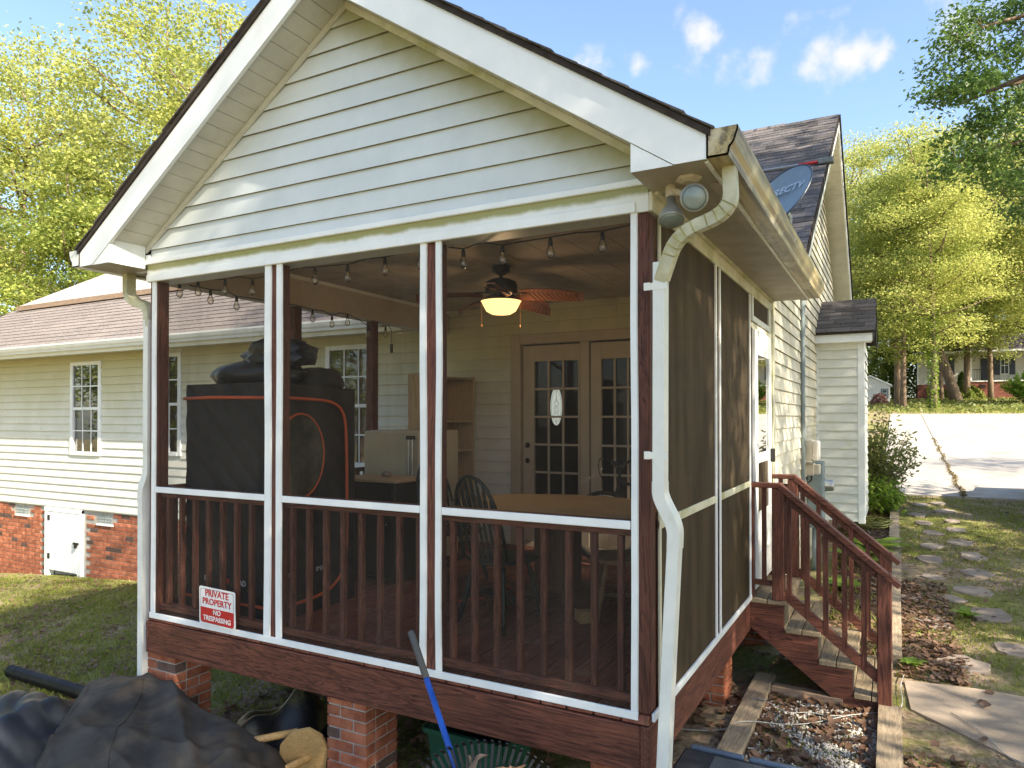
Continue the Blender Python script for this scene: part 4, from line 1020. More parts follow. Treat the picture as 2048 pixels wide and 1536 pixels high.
# ------------------------------------------------------------------ furniture inside the porch
# grow tent
gt = empty('grow_tent', 'black quilted fabric tent cabinet with orange piping behind the left screen', 'tent', None, (-3.55, .20, 0))
TW, TD, TH = .86, .84, 1.63
tb = B(); nx, nz = 60, 100
def quilt(u, v): return .016*abs(math.sin((u*15+v*15)*1.0))**.5
vs = []; fs = []
for j in range(nz+1):
    for i in range(nx+1):
        u, v = TW*i/nx, TH*j/nz; e = min(i, nx-i)/nx; vs.append((u, -.012*math.sin(math.pi*i/nx)-quilt(u, v)*(0 < i < nx), v))
fs += [(j*(nx+1)+i, j*(nx+1)+i+1, (j+1)*(nx+1)+i+1, (j+1)*(nx+1)+i) for j in range(nz) for i in range(nx)]
tb.add(vs, fs); vs = []
for j in range(nz+1):
    for i in range(nx+1):
        u, v = TD*i/nx, TH*j/nz; vs.append((TW+.010*math.sin(math.pi*i/nx)+.5*quilt(u, v)*(0 < i < nx), u, v - (.02*i/nx if j == nz else 0)))
tb.add(vs, fs)
tb.add([(0, 0, TH), (TW, 0, TH), (TW, TD, TH-.02), (0, TD, TH), (0, 0, 0), (0, TD, 0), (TW, TD, 0)], [(0, 1, 2, 3), (0, 3, 5, 4), (3, 2, 6, 5)])
ob('cover', tb, TENT, gt, True)
pf = B(); zt_, zb_ = TH-.10, .11
pf.tube([(.0, -.020, zt_), (.3, -.034, zt_+.004), (.6, -.034, zt_), (TW, -.022, zt_-.004)], .013, 6); pf.tube([(.0, -.022, zb_), (TW, -.022, zb_)], .011, 6)
pr_ = [(TW+.02, .0, zt_), (TW+.022, TD*.62, zt_-.01), (TW+.022, TD*.78, zt_-.06), (TW+.022, TD*.86, zt_-.18), (TW+.022, TD*.87, .35), (TW+.022, TD*.8, .2), (TW+.02, TD*.6, .10), (TW+.02, 0, .09)]
pf.tube(bez(pr_, 4), .012, 6); ob('piping', pf, ORANGE, gt, True)
ov = [(TW+.022, TD*(.30+.27*math.cos(a)), 1.13+.29*math.sin(a)*(1.0 if math.sin(a) > 0 else 1.05)) for a in np.linspace(0, 2*math.pi, 26)[:-1]]
wn_ = ob('viewing_window', B().add(ov, [tuple(range(25))]), mat('clear_vinyl', (.05, .05, .035), .12, .5, 9., spec=.7), gt)
ob('window_piping', B().tube(ov, .008, 5, closed=True), ORANGE, wn_)
TXW = plain('print_white', (.55, .55, .55), .5); TXR = plain('print_red', (.45, .05, .03), .5)
for s_, m_, xx in (('FU', TXW, .27), ('EAM', TXR, .455), ('AD', TXW, .63)): link('lettering', text_mesh(s_, .052, m_, .001, .9), gt, (xx, -.035, .255), (math.pi/2, 0, 0))
for s_, yy in (('MAR', .14), ('IMA', .44)): link('lettering', text_mesh(s_, .05, TXW, .0, 1.0), gt, (TW+.026, yy, .30), (math.pi/2, 0, math.pi/2))
def crumple(name, label, cat_, loc, sx, sy, sz, seed, m, sharp=.35, group=None, rotz=0, facet=0.0):
    rr = random.Random(seed); bm = bmesh.new(); bmesh.ops.create_icosphere(bm, subdivisions=3 if facet else 4, radius=1)
    ds_ = [(Vector((rr.gauss(0, 1), rr.gauss(0, 1), rr.gauss(0, 1))).normalized(), rr.uniform(2, 7), rr.uniform(0, 6)) for _ in range(9)]
    for v in bm.verts:
        n_ = v.co.normalized(); d = sum(abs(math.sin(n_.dot(a)*f+p)) for a, f, p in ds_)/9
        k = 1-sharp+sharp*1.4*d + rr.uniform(-facet, facet); v.co = Vector((n_.x*sx*k, n_.y*sy*k, max(-.55, n_.z)*sz*k))
    me = bpy.data.meshes.new(name); bm.to_mesh(me); bm.free(); me.materials.append(m)
    if not facet: me.shade_smooth()
    o = link(name, me, None, loc, (0, 0, rotz)); return tag(o, label, cat_, group)
BAGM = mat('black_bag', (.016, .016, .018), .35, .3, 6., spec=.5)
crumple('duffel_bag', 'long padded black bag lying on top of the quilted tent', 'bag', (-3.14, .48, TH+.075), .42, .18, .115, 5, BAGM, .2, rotz=.1)
crumple('plastic_sack', 'crumpled black plastic sack heaped on the padded bag', 'sack', (-2.93, .50, TH+.22), .34, .2, .13, 9, BAGM, .45, facet=.10)
crumple('folded_blanket', 'dark folded blanket at the right end of the tent top', 'blanket', (-2.86, .82, TH+.03), .22, .16, .12, 14, mat('dark_blanket', (.03, .026, .022), .9), .3)
# freezer
fz = empty('refrigerator', 'cream upright refrigerator with long grey handle behind the middle screen', 'refrigerator', None, (-3.48, 2.08, 0))
ob('cabinet', B().box(0, .655, .07, .66, .04, 1.27, .012), FRIDGE, fz); ob('door', B().box(0, .655, .0, .062, .06, 1.265, .012), FRIDGE, fz); ob('gasket', B().box(.01, .645, .06, .072, .07, 1.255), BLACKP, fz)
hd = ob('handle', B().box(.535, .565, -.04, -.012, .60, 1.21, .006).box(.575, .605, -.04, -.012, .60, 1.21, .006), STEEL, fz); ob('end_cap', B().box(.53, .61, -.045, -.0, 1.19, 1.225, .004), BLACKP, hd)
for x in (.08, .58):
    for y in (.1, .6): ob('foot', B().lathe([(.02, 0), (.02, .045)], (x, y, 0), 8), BLACKP, fz)
# low black cabinet with wooden top
cbn = empty('low_cabinet', 'low black cabinet with pale wooden top in front of the refrigerator', 'cabinet', None, (-3.30, 1.46, 0))
ob('body', B().box(.02, .66, .02, .46, .03, .845, .006), BLACKP, cbn); ob('wood_top', B().box(0, .69, 0, .49, .846, .87, .004), SHELFW, cbn); ob('door', B().box(.04, .64, .006, .019, .06, .82, .004), BLACKM, cbn)
ob('knob', B().lathe([(0, -.02), (.012, -.016), (.008, 0)], (.58, .006, .5), 8, Matrix.Rotation(-math.pi/2, 3, 'X') @ Matrix.Diagonal((1, 1, -1))), STEEL, cbn)
crumple('stone_ornament', 'small pale stone on the low black cabinet', 'stone', (-2.92, 1.72, .893), .05, .035, .03, 3, STONE, .2)
# bookcase facing +x
bkc = empty('bookcase', 'tall empty pale wooden bookcase against the porch back wall', 'bookcase', None, (-3.54, 2.86, 0))
ob('side_panel', B().box(0, .37, 0, .022, 0, 1.85, .002), SHELFW, bkc); ob('side_panel', B().box(0, .37, .72, .742, 0, 1.85, .002), SHELFW, bkc); ob('back_panel', B().box(0, .012, .022, .72, .05, 1.84), SHELFW, bkc)
for zz in (.06, .40, .72, 1.04, 1.36, 1.83): ob('shelf', B().box(.012, .368, .0225, .7195, zz-.02, zz, .002), SHELFW, bkc)
# round dining table
tb_ = empty('dining_table', 'oval pale wood dining table on dark pedestal inside the porch', 'table', None, (-1.22, 1.62, 0))
n = 40; ell = [(.84*math.cos(2*math.pi*k/n), .64*math.sin(2*math.pi*k/n)) for k in range(n)]
ob('tabletop', B().prism(ell, 'z', .715, .745), OAKTOP, tb_); ob('apron', B().prism([(x*.82, y*.8) for x, y in ell], 'z', .65, .714), STX, tb_)
DKW = wood('dark_pedestal_wood', 'z', (.05, .022, .012), (.14, .06, .03), .5)
ob('pedestal', B().box(-.14, .14, -.14, .14, .10, .65, .02), DKW, tb_)
for k in range(4):
    a = math.pi/4+k*math.pi/2; d = Vector((math.cos(a), math.sin(a), 0))
    ob('foot', B().bar(d*.10+Vector((0, 0, .13)), d*.48+Vector((0, 0, .045)), .08, .09), DKW, tb_); ob('toe', B().bar(d*.44+Vector((0, 0, .045)), d*.55+Vector((0, 0, .04)), .085, .08), PINE if k == 3 else DKW, tb_)
# bow-back chairs
def windsor(name, label, loc, rotz, m, back=True, mleg=None, group='dining chairs'):
    c = empty(name, label, 'chair', group, loc, rotz); mleg = mleg or m
    sp = [(.0, .21), (.13, .205), (.20, .15), (.215, .02), (.19, -.12), (.13, -.19), (0, -.205)]; sp = sp + [(-x, y) for x, y in sp[::-1][1:-1]]
    ob('seat', B().prism([(x*.96, y*.96) for x, y in sp], 'z', .420, .428).prism(sp, 'z', .4285, .452), m, c)
    for sx in (-1, 1):
        for sy in (-1, 1):
            a = Vector((sx*.13, sy*.12, .425)); b = Vector((sx*.21, sy*.20, 0)); pts = [a+(b-a)*t for t in (0, .12, .22, .3, .42, .55, .66, .74, .85, 1)]
            ob('leg', B().tube(pts, [.013, .016, .021, .014, .02, .022, .014, .019, .017, .012], 8), mleg, c, True)
    for sx in (-1, 1): ob('stretcher', B().tube([(sx*.175, -.165, .18), (sx*.175, 0, .18), (sx*.175, .165, .18)], [.009, .015, .009], 7), mleg, c, True)
    ob('stretcher', B().tube([(-.17, 0, .18), (0, 0, .18), (.17, 0, .18)], [.009, .015, .009], 7), mleg, c, True)
    if back:
        arc = []
        for k in range(25):
            t = k/24*math.pi; x = .205*math.cos(t)*(1.0+.06*math.sin(t)); h = .56*math.sin(t)**.62 if 0 < k < 24 else 0; arc.append((x, -.155-.15*(h/.56)*1.0, .45+h))
        ob('bow', B().tube(arc, .0125, 8), m, c, True)
        for k in range(7):
            u = -.135+.045*k; xt = u*1.15; zt = .45+.56*(max(0.01, 1-(xt/.215)**2))**.31
            a, b = Vector((u, -.15, .45)), Vector((xt, -.155-.15*(zt-.45)/.56, zt))
            pts = [a+(b-a)*t for t in (0, .25, .45, .6, .78, .9, 1)]
            sp_ = B()
            for q in range(6): sp_.bar(pts[q], pts[q+1], (.012, .02, .034, .036, .022, .012)[q], .009, (0, 1, 0))
            ob('spindle', sp_, m, c)
    return c
windsor('windsor_chair', 'black bow-back windsor chair drawn up to the oval table', (-1.36, 1.00, .0), math.radians(-14), CHAIRB)
STOOLW = wood('stool_wood', 'x', (.14, .075, .035), (.26, .15, .075), .45)
st2 = windsor('wooden_stool', 'brown wooden stool near the right front corner of the porch', (-.62, 1.40, .0), math.radians(25), STOOLW, False, STOOLW); st2['category'] = 'stool'; del st2['group']
windsor('windsor_chair', 'black bow-back windsor chair at the far left side of the oval table', (-2.30, 1.85, 0), math.radians(-100), CHAIRB)
# bicycle
bk = empty('bicycle', 'black bicycle parked in front of the french doors', 'bicycle', None, (-1.42, 3.12, 0))
def wheel(x):
    w = empty('wheel'); w.parent = bk; w.location = (x, 0, .345)
    ob('tyre', B().tube([(.335*math.cos(a), 0, .335*math.sin(a)) for a in np.linspace(0, 2*math.pi, 41)[:-1]], .020, 7, closed=True), BLACKP, w, True); ob('rim', B().tube([(.305*math.cos(a), 0, .305*math.sin(a)) for a in np.linspace(0, 2*math.pi, 41)[:-1]], .010, 5, closed=True), STEEL, w, True)
    sp = B()
    for k in range(18): a = 2*math.pi*k/18; sp.tube([(.02*math.cos(a+1), .02*(-1)**k, .02*math.sin(a+1)), (.3*math.cos(a), 0, .3*math.sin(a))], .0012, 3)
    ob('spokes', sp, STEEL, w); ob('hub', B().tube([(0, -.05, 0), (0, .05, 0)], .02, 8), STEEL, w)
wheel(0); wheel(1.05)
fr = B(); bbk, sdl, hdt, hdb = (.60, 0, .28), (.72, 0, .80), (.15, 0, .78), (.11, 0, .66)
for a, b, r_ in ((bbk, sdl, .016), (hdb, bbk, .019), (hdt, (.70, 0, .72), .016), (hdt, hdb, .02), (bbk, (1.05, .04, .345), .01), ((.70, 0, .72), (1.05, .04, .345), .009)): fr.tube([a, b], r_, 8)
ob('frame', fr, BLACKM, bk, True); ob('fork', B().tube([hdb, (.10, .06, .60), (.0, .06, .345)], .011, 6).tube([hdb, (.10, -.06, .60), (.0, -.06, .345)], .011, 6), BLACKM, bk, True)
ob('handlebar', B().tube([(.25, -.32, .98), (.17, -.27, .99), (.15, -.1, .93), (.15, .1, .93), (.17, .27, .99), (.25, .32, .98)], .012, 8).tube([(.15, 0, .78), (.14, 0, .93)], .014, 8), BLACKM, bk, True)
ob('saddle', B().prism([(.60, 0), (.64, .03), (.78, .08), (.86, .09), (.88, 0), (.86, -.09), (.78, -.08), (.64, -.03)], 'z', .86, .91).tube([sdl, (.75, 0, .87)], .013, 8), BLACKP, bk); ob('crank', B().tube([(.6, -.06, .28), (.6, .06, .28)], .07, 16).bar((.6, -.07, .28), (.68, -.07, .14), .02, .012), STEEL, bk)
ob('pedal', B().box(.64, .74, -.15, -.07, .125, .15), BLACKP, bk); ob('cable', B().tube(bez([(.2, -.25, .96), (.02, -.2, 1.05), (-.05, -.05, .85), (.1, 0, .68)], 5), .004, 5), BLACKP, bk)
tag(ob('orange_cord', B().tube(bez([(-1.9, 1.3, .008), (-1.7, 1.55, .008), (-1.5, 1.5, .008), (-1.62, 1.8, .008), (-1.95, 1.95, .008)], 5), .007, 6), plain('orange_cord', (.55, .12, .04), .5)), 'orange cord lying on the porch floor under the chair', 'cord')

# ------------------------------------------------------------------ things on the ground in front
def cloth(name, x0, x1, y0, y1, fn, m, nx=110, ny=90):
    xs_ = np.linspace(x0, x1, nx); ys_ = np.linspace(y0, y1, ny); XX_, YY_ = np.meshgrid(xs_, ys_); ZZ = fn(XX_, YY_)
    return np_mesh(name, np.stack([XX_.ravel(), YY_.ravel(), ZZ.ravel()], 1), grid_faces(nx, ny), m, True)
TARP = mat('dusty_black_tarp', (.066, .062, .057), .85, .3, 3., spec=.12, bump=.3, bscale=260, stain=((.16, .125, .085), 2.6, .44, .72, .6))
TARPB = mat('blue_black_sheet', (.03, .036, .048), .35, .3, 3., spec=.5, stain=((.10, .10, .07), 2., .5, .75, .3))
kx = np.array([-4.75, -4.40, -4.20, -4.05, -3.85, -3.6, -3.2, -2.85, -2.6, -2.35, -2.15, -1.95, -1.75, -1.60]); kz = np.array([-.95, -.93, -.86, -.70, -.50, -.43, -.40, -.42, -.47, -.47, -.54, -.64, -.82, -.9])
def ridge(d, w): return np.exp(-(d/w)**2)
def tarp1(x, y):
    top = np.interp(x + 1.15*(y+.4), kx, kz)-.03
    g = hgt(x, y)
    back = 1-sstep(-.12, .10, y + .06*np.sin(x*4)); front = sstep(-1.5, -.7, y)*.3+.7*sstep(-1.7, -1.1, y)
    h = np.maximum(top-g, 0)*np.clip(back, 0, 1)*np.clip(front, 0, 1)
    def crease(d, w): return np.maximum(0, 1-np.abs(d)/w)**1.5
    q = x + 1.15*(y+.4); wob = .05*np.sin(6*x+4*y)+.03*np.sin(13*x-7*y)
    wob = wob*.4
    f = .045*crease(q+2.72+.55*(y+.5)+wob, .16) + .045*crease(q+3.50-.7*(y+.45)+wob, .15) + .035*crease((y+.58)-.22*(q+2.6)+wob, .14) + .03*crease(q+2.25-.9*(y+.4)+wob, .10) - .035*crease(q+3.1+.4*(y+.5)+wob, .25) + .02*crease((y+.95)+.35*(q+3.0)+wob, .07) + .018*crease(q+3.9+.5*(y+.7)+wob, .06)
    f = f + .006*np.sin(9*q+4*y) + .003*np.abs(np.sin(21*q-13*y+wob*30))
    return g + .012 + h + f*np.clip(h*4, 0, 1)
o = link('tarp_mound', cloth('tarp_mound', -4.9, -.9, -1.75, .14, tarp1, TARP, 240, 130)); tag(o, 'dusty black tarp draped over a long heap beside the left pier', 'tarp')
def on_tarp(a, b, n=40):
    out = []
    for k in range(n+1):
        t = k/n; x = a[0]+(b[0]-a[0])*t+.02*math.sin(9*t); y = a[1]+(b[1]-a[1])*t+.02*math.sin(7*t+1); out.append((x, y, float(tarp1(np.array(x), np.array(y)))+.001))
    return out
for a, b in (((-3.55, -.15), (-2.15, -1.35)), ((-2.45, -.12), (-1.25, -1.05)), ((-4.0, -.25), (-2.75, -1.45))): ob('seam', B().tube(on_tarp(a, b), .005, 5), TARP, o, True)
def tarp2(x, y):
    g = hgt(x, y); d = np.sqrt(((x+4.50)/.55)**2+((y+.62)/.60)**2); h = .30*np.clip(1-d**2.6, 0, 1)
    return g+.01+h+(.03*np.abs(np.sin(9*x+3*y))+.025*np.abs(np.sin(17*y+4*x+2*np.sin(7*x)))+.03*ridge(x+4.4+.3*y, .04))*np.clip(h*5, 0, 1)
o = link('plastic_sheet', cloth('plastic_sheet', -5.15, -3.7, -1.3, .15, tarp2, TARPB, 80, 80)); tag(o, 'shiny blue black plastic sheet over a bundle at the far left', 'plastic sheet')
# corrugated drain pipes
def corr(name, label, path, r):
    pts = bez(path, 10); out = []; rad = []; acc = 0
    dense = []
    for i in range(len(pts)-1):
        a, b = pts[i], pts[i+1]; L = (b-a).length; k = max(1, int(L/.008))
        for q in range(k): dense.append(a+(b-a)*q/k)
    t = 0
    for i, p in enumerate(dense):
        if i: t += (p-dense[i-1]).length
        out.append(p); rad.append(r*(1+.055*math.sin(2*math.pi*t/.026)))
    return tag(ob(name, B().tube(out, rad, 14, caps=False), BLACKP, None, True), label, 'pipe', 'corrugated drain pipes')
corr('drain_pipe', 'black corrugated drain pipe lying in the grass left of the tarp', [(-6.05, .28, hz(-6, .3)+.06), (-5.3, .25, hz(-5.3, .25)+.055), (-4.7, .22, hz(-4.7, .2)+.055), (-3.9, -.02, hz(-3.9, 0)+.05)], .055)
corr('drain_pipe', 'black corrugated drain pipe beneath the deck beside the middle pier', [(-3.0, 1.15, hz(-3, 1.1)+.07), (-2.8, .95, hz(-2.8, .9)+.06), (-2.5, .72, hz(-2.5, .7)+.05), (-2.45, .4, hz(-2.45, .4)+.03)], .058)
LINER = mat('plastic_liner', (.02, .02, .02), .4, .3, 5., spec=.5, stain=((.22, .18, .06), 3., .5, .68, .7))
def liner(x, y):
    g = hgt(x, y); d = np.sqrt(((x+2.78)/.42)**2+((y-.42)/.42)**2)
    return g + .01 + .38*np.clip(1-d**2, 0, 1)*(.55+.45*np.sin(11*x+3*y+1)*np.cos(8*y-2*x)) + .02*np.sin(20*x)*np.clip(1-d, 0, 1)
o = link('plastic_liner', cloth('plastic_liner', -3.25, -2.3, -.05, .9, liner, LINER, 70, 70)); tag(o, 'crumpled black and yellow plastic liner under the deck edge', 'liner')
# broken wooden chair
wc = empty('pine_rocker', 'small varnished pine rocker frame tipped over beside the middle pier', 'chair', None, (-2.30, -.10, hz(-2.3, -.1)))
ob('end_panel', B().prism([(-.16, .0), (.13, .0), (.14, .20), (.10, .29), (.02, .33), (-.08, .30), (-.15, .20)], 'y', -.012, .012), PINE, wc, loc=(.10, .12, .04), rot=(.25, .1, .5))
for a, b in (((-.28, -.16, .24), (.06, .10, .30)), ((-.26, -.14, .10), (.10, -.10, .03)), ((-.05, -.20, .05), (.16, .12, .17)), ((-.27, -.14, .02), (-.27, -.17, .24))): ob('rail', B().tube([a, b], .022, 10), PINE, wc, True)
# rake with blue handle
rk_ = empty('leaf_rake', 'leaf rake with blue handle and black tines leaning on the porch skirt', 'rake', None, (-.80, -.45, hz(-.8, -.45)))
hb, ht_ = Vector((-.80, -.42, -.26)), Vector((-1.205, -.235, .285))
loc0 = Vector(rk_.location); dH = (hb-ht_).normalized()
low = ht_ + dH*1.20
cut_ = ht_ + (hb-ht_)*.36
ob('grip', B().tube([ht_-loc0-dH*.0, ht_+dH*.006-loc0, cut_-loc0], [.012, .0185, .0175], 10), mat('grip_rubber', (.10, .10, .10), .8), rk_, True); ob('handle', B().tube([cut_-loc0, low-loc0], .0155, 10), mat('blue_handle', (.02, .10, .48), .35, .15, 8., stain=((.06, .10, .3), 6, .5, .7, .4)), rk_, True)
hc = Vector((-.60, -.50, -.52))   # fan of tines, opening upwards in the frame
tn = B(); m_ = B()
uaxis = Vector((.93, .36, -.05)).normalized(); vaxis = Vector((-.05, .25, .96)).normalized(); naxis = uaxis.cross(vaxis)
for k in range(29):
    a = math.radians(-62+124*k/28); d = uaxis*math.sin(a)+vaxis*math.cos(a)
    p = hc-loc0; tn.bar(p+d*.10, p+d*.43, .0125, .005, naxis); tn.bar(p+d*.43, p+d*.45+naxis*.045, .0125, .005, naxis)
ob('tines', tn, BLACKP, rk_); arc = [hc-loc0 + (uaxis*math.sin(math.radians(a))+vaxis*math.cos(math.radians(a)))*.26 for a in range(-62, 63, 6)]; ob('spreader', B().tube(arc, .009, 6), BLACKP, rk_); ob('hub', B().bar(hc-loc0-vaxis*.05, hc-loc0+vaxis*.13, .07, .03, naxis), BLACKP, rk_)
hl = tag(ob('tool_handle', B().tube([(-.70, -.46, -.62), (-.735, -.42, -.19), (-.738, -.417, -.175)], [.0145, .0145, .008], 10), LUMBER, None, True), 'bare wooden tool handle standing beside the blue rake handle', 'tool handle')
def crisp_leaf(m, c, sc, rr):
    n_ = Vector((rr.gauss(0, 1), rr.gauss(0, 1), rr.gauss(0, 1)+1)).normalized(); u = n_.orthogonal().normalized(); w = n_.cross(u); k = 9
    pts = [c + (u*math.cos(2*math.pi*i/k)+w*math.sin(2*math.pi*i/k))*sc*rr.uniform(.5, 1.1) + n_*sc*rr.uniform(-.35, .45) for i in range(k)]
    m.add([c]+pts, [(0, i+1, (i+1) % k+1) for i in range(k)])
rr = random.Random(4)
for k, (da, dr) in enumerate(((-30, .33), (-22, .28), (-8, .37), (-2, .28), (12, .33), (20, .36), (-36, .26))):
    m = B(); a = math.radians(da); crisp_leaf(m, hc+(uaxis*math.sin(a)+vaxis*math.cos(a))*dr - naxis*-.0 + Vector((0, -.03, 0)), .055, rr)
    tag(ob('dry_leaf', m, mat('leaf_tan', (.34, .22, .15), .8, .2, 20.) if k == 0 else bpy.data.materials['leaf_tan']), 'curled tan dead leaf caught in the black rake tines', 'leaf', 'leaves caught in the rake')
# green bin
bn = empty('recycling_bin', 'green plastic recycling bin pushed under the porch deck', 'bin', None, (-1.22, .50, hz(-1.2, .5)))
def binshell(w, d, h, tp, t=.012):
    m = B(); q = lambda s, z: [(-w/2*s, -d/2*s, z), (w/2*s, -d/2*s, z), (w/2*s, d/2*s, z), (-w/2*s, d/2*s, z)]
    vs = q(tp, 0)+q(1, h)+q(1-2*t/w, h)+q(tp-2*t/w, .02)
    m.add(vs, [(3, 2, 1, 0)]+[(i, (i+1) % 4, 4+(i+1) % 4, 4+i) for i in range(4)]+[(4+i, 4+(i+1) % 4, 8+(i+1) % 4, 8+i) for i in range(4)]+[(8+i, 8+(i+1) % 4, 12+(i+1) % 4, 12+i) for i in range(4)]+[(12, 13, 14, 15)]); return m
GRN = mat('green_plastic', (.02, .085, .05), .4, .2, 4.)
ob('tub', binshell(.52, .40, .34, .86), GRN, bn); rm_ = B()
for a, b in (((-.27, -.21), (.27, -.21)), ((.27, -.21), (.27, .21)), ((.27, .21), (-.27, .21)), ((-.27, .21), (-.27, -.21))): rm_.bar((a[0], a[1], .335), (b[0], b[1], .335), .03, .03)
ob('rim', rm_, GRN, bn)
# storage tote at the bottom edge
tt = empty('storage_tote', 'dark plastic storage tote with blue grey rim at the bottom right of the porch', 'tote', None, (.50, .02, hz(.5, 0)))
tt.scale = (1.45, 1.0, 1.08)
TOTE = mat('charcoal_plastic', (.03, .033, .038), .45, .25, 9., stain=((.09, .09, .09), 14, .5, .7, .4)); BLU = mat('blue_grey_plastic', (.12, .16, .22), .3, .15, 5.)
ob('tub', binshell(.60, .82, .44, .9), TOTE, tt); ob('lid', B().box(-.31, .31, -.42, .40, .44, .462, .008), TOTE, tt)
for k in range(3): ob('rim_panel', B().box(-.29+.2*k, -.11+.2*k, .395, .425, .43, .475, .004), BLU, tt)
ob('lid_recess', B().box(-.20, .20, -.2, .36, .463, .468, .002), mat('clear_lid', (.10, .11, .12), .2), tt)
# landscape timbers
def timber(x0, y0, x1, y1, w, h, label, m=LUMBER, lift=0.0, grp='landscape timbers'):
    zb = (hz(x0, y0), hz(x1, y1)); p, q = Vector((x0, y0, zb[0]+h/2-.02+lift)), Vector((x1, y1, zb[1]+h/2-.02+lift))
    return tag(ob('landscape_timber', B().bar(p, q, w, h), m), label, 'timber', grp)
timber(.075, 1.2, .075, 2.84, .145, .09, 'weathered timber beside the side brick pier')
timber(.16, 2.62, .66, 2.58, .10, .085, 'short reddish timber under the porch steps', LUMBERX)
timber(.975, .6, .965, 2.56, .145, .10, 'pale sunlit timber below the bottom step post')
for k in range(4):
    y0 = 3.62+k*2.35; timber(.985+.012*(k % 2), y0, .985+.012*(k % 2), y0+2.33, .13, .10, ('first', 'second', 'third', 'fourth')[k]+' grey edging timber along the stone path counting from the steps', LUMBER, 0, 'edging timbers along the path')
# concrete pad and stepping stones
pad = MB(); pp = [(1.06, 3.27), (1.55, 3.33), (2.9, 3.26), (2.9, 2.05), (1.72, 2.12), (1.10, 2.72)]
pad.add([(x, y, hz(x, y)+.014) for x, y in pp]+[(x, y, hz(x, y)-.1) for x, y in pp], [tuple(range(6))]+[(i, (i+1) % 6, 6+(i+1) % 6, 6+i) for i in range(6)])
tag(ob('concrete_pad', pad, mat('pad_concrete', (.40, .325, .25), .9, .15, 2.5, spec=.1, bump=.4, bscale=70, stain=((.22, .18, .14), 3., .5, .75, .5))), 'buff concrete pad at the foot of the porch steps', 'pad')
LROW = [(1.33, 4.85, .16, .20), (1.14, 5.6, .13, .13), (1.53, 5.72, .13, .13), (1.40, 6.55, .15, .15), (1.39, 7.42, .17, .22), (1.43, 8.2, .17, .18), (1.48, 9.08, .16, .18), (1.38, 9.8, .15, .17), (1.29, 10.5, .15, .18), (1.42, 11.5, .15, .15)]
RROW = [(1.49, 3.83, .19, .20), (1.92, 4.33, .22, .20), (1.83, 5.30, .20, .27), (1.76, 6.12, .19, .20), (1.87, 6.9, .18, .22), (1.88, 7.76, .17, .22), (1.80, 8.58, .17, .22), (1.80, 9.42, .16, .2), (1.80, 10.16, .14, .16), (1.74, 10.98, .15, .18), (1.68, 11.7, .15, .16)]
ORD = ['first', 'second', 'third', 'fourth', 'fifth', 'sixth', 'seventh', 'eighth', 'ninth', 'tenth', 'eleventh']
for rn, rowl in (('timber-side', LROW), ('outer', RROW)):
    for k, (x, y, a, b) in enumerate(rowl):
        rr = random.Random(int(x*100+y*37)); n_ = rr.choice((6, 7, 8)); m = MB(); pts = []
        for i in range(n_):
            an = 2*math.pi*i/n_+rr.uniform(-.3, .3); s = rr.uniform(.72, 1.18); pts.append((x+a*s*math.cos(an), y+b*s*math.sin(an)))
        m.add([(u, v, hz(u, v)+.022) for u, v in [(x+(p[0]-x)*.95, y+(p[1]-y)*.95) for p in pts]]+[(u, v, hz(u, v)+.012) for u, v in pts]+[(u, v, hz(u, v)-.05) for u, v in pts], [tuple(range(n_))]+[(i, (i+1) % n_, n_+(i+1) % n_, n_+i) for i in range(n_)]+[(n_+i, n_+(i+1) % n_, 2*n_+(i+1) % n_, 2*n_+i) for i in range(n_)])
        tag(ob('stepping_stone', m, STONE), f'flat flagstone, {ORD[k]} from the steps in the {rn} row of the path', 'stone', 'stepping stones')
# garden hose coil
m = MB(); pts = []
for k in range(150):
    a = k*.26; r_ = .26+.05*math.sin(k*.37)+.02*math.sin(k*1.3); pts.append((.62+r_*1.0*math.cos(a)*1.1, 9.3+r_*1.2*math.sin(a), hz(.62, 9.3)+.03+.0006*k+.01*math.sin(k*.9)))
tag(ob('garden_hose', m.tube(pts, .011, 6), mat('hose_rubber', (.20, .21, .05), .5, .2, 8.), None, True), 'coiled yellow green garden hose below the chimney box', 'hose')
wirem = plain('grey_wire', (.42, .43, .42), .5)
for pp, lb in (([(-.5, 1.63), (-.24, 1.64), (-.02, 1.74), (.06, 1.8), (.42, 2.02), (.72, 2.38), (.89, 2.5)], 'thin grey wire crossing the white gravel nearest the tote'), ([(-.1, 2.1), (0, 2.24), (.12, 2.26), (.32, 2.19), (.46, 2.3), (.59, 2.27), (.86, 2.48)], 'thin grey wire curving over the gravel beneath the steps'), ([(1.02, 2.55), (1.05, 2.8), (1.03, 3.1), (1.06, 3.35)], 'thin grey wire beside the bottom step post'), ([(1.35, 2.75), (1.52, 2.5), (1.6, 2.2), (1.72, 2.05)], 'white cord trailing off the concrete pad')):
    def lz(x, y): return .095 if (0 < x < .15) else (.025 if x > 1.1 else .03)
    tag(ob('loose_wire', B().tube(bez([(x, y, hz(x, y)+lz(x, y)) for x, y in pp], 5), .0035, 5), wirem, None, True), lb, 'wire', 'loose wires on the ground')

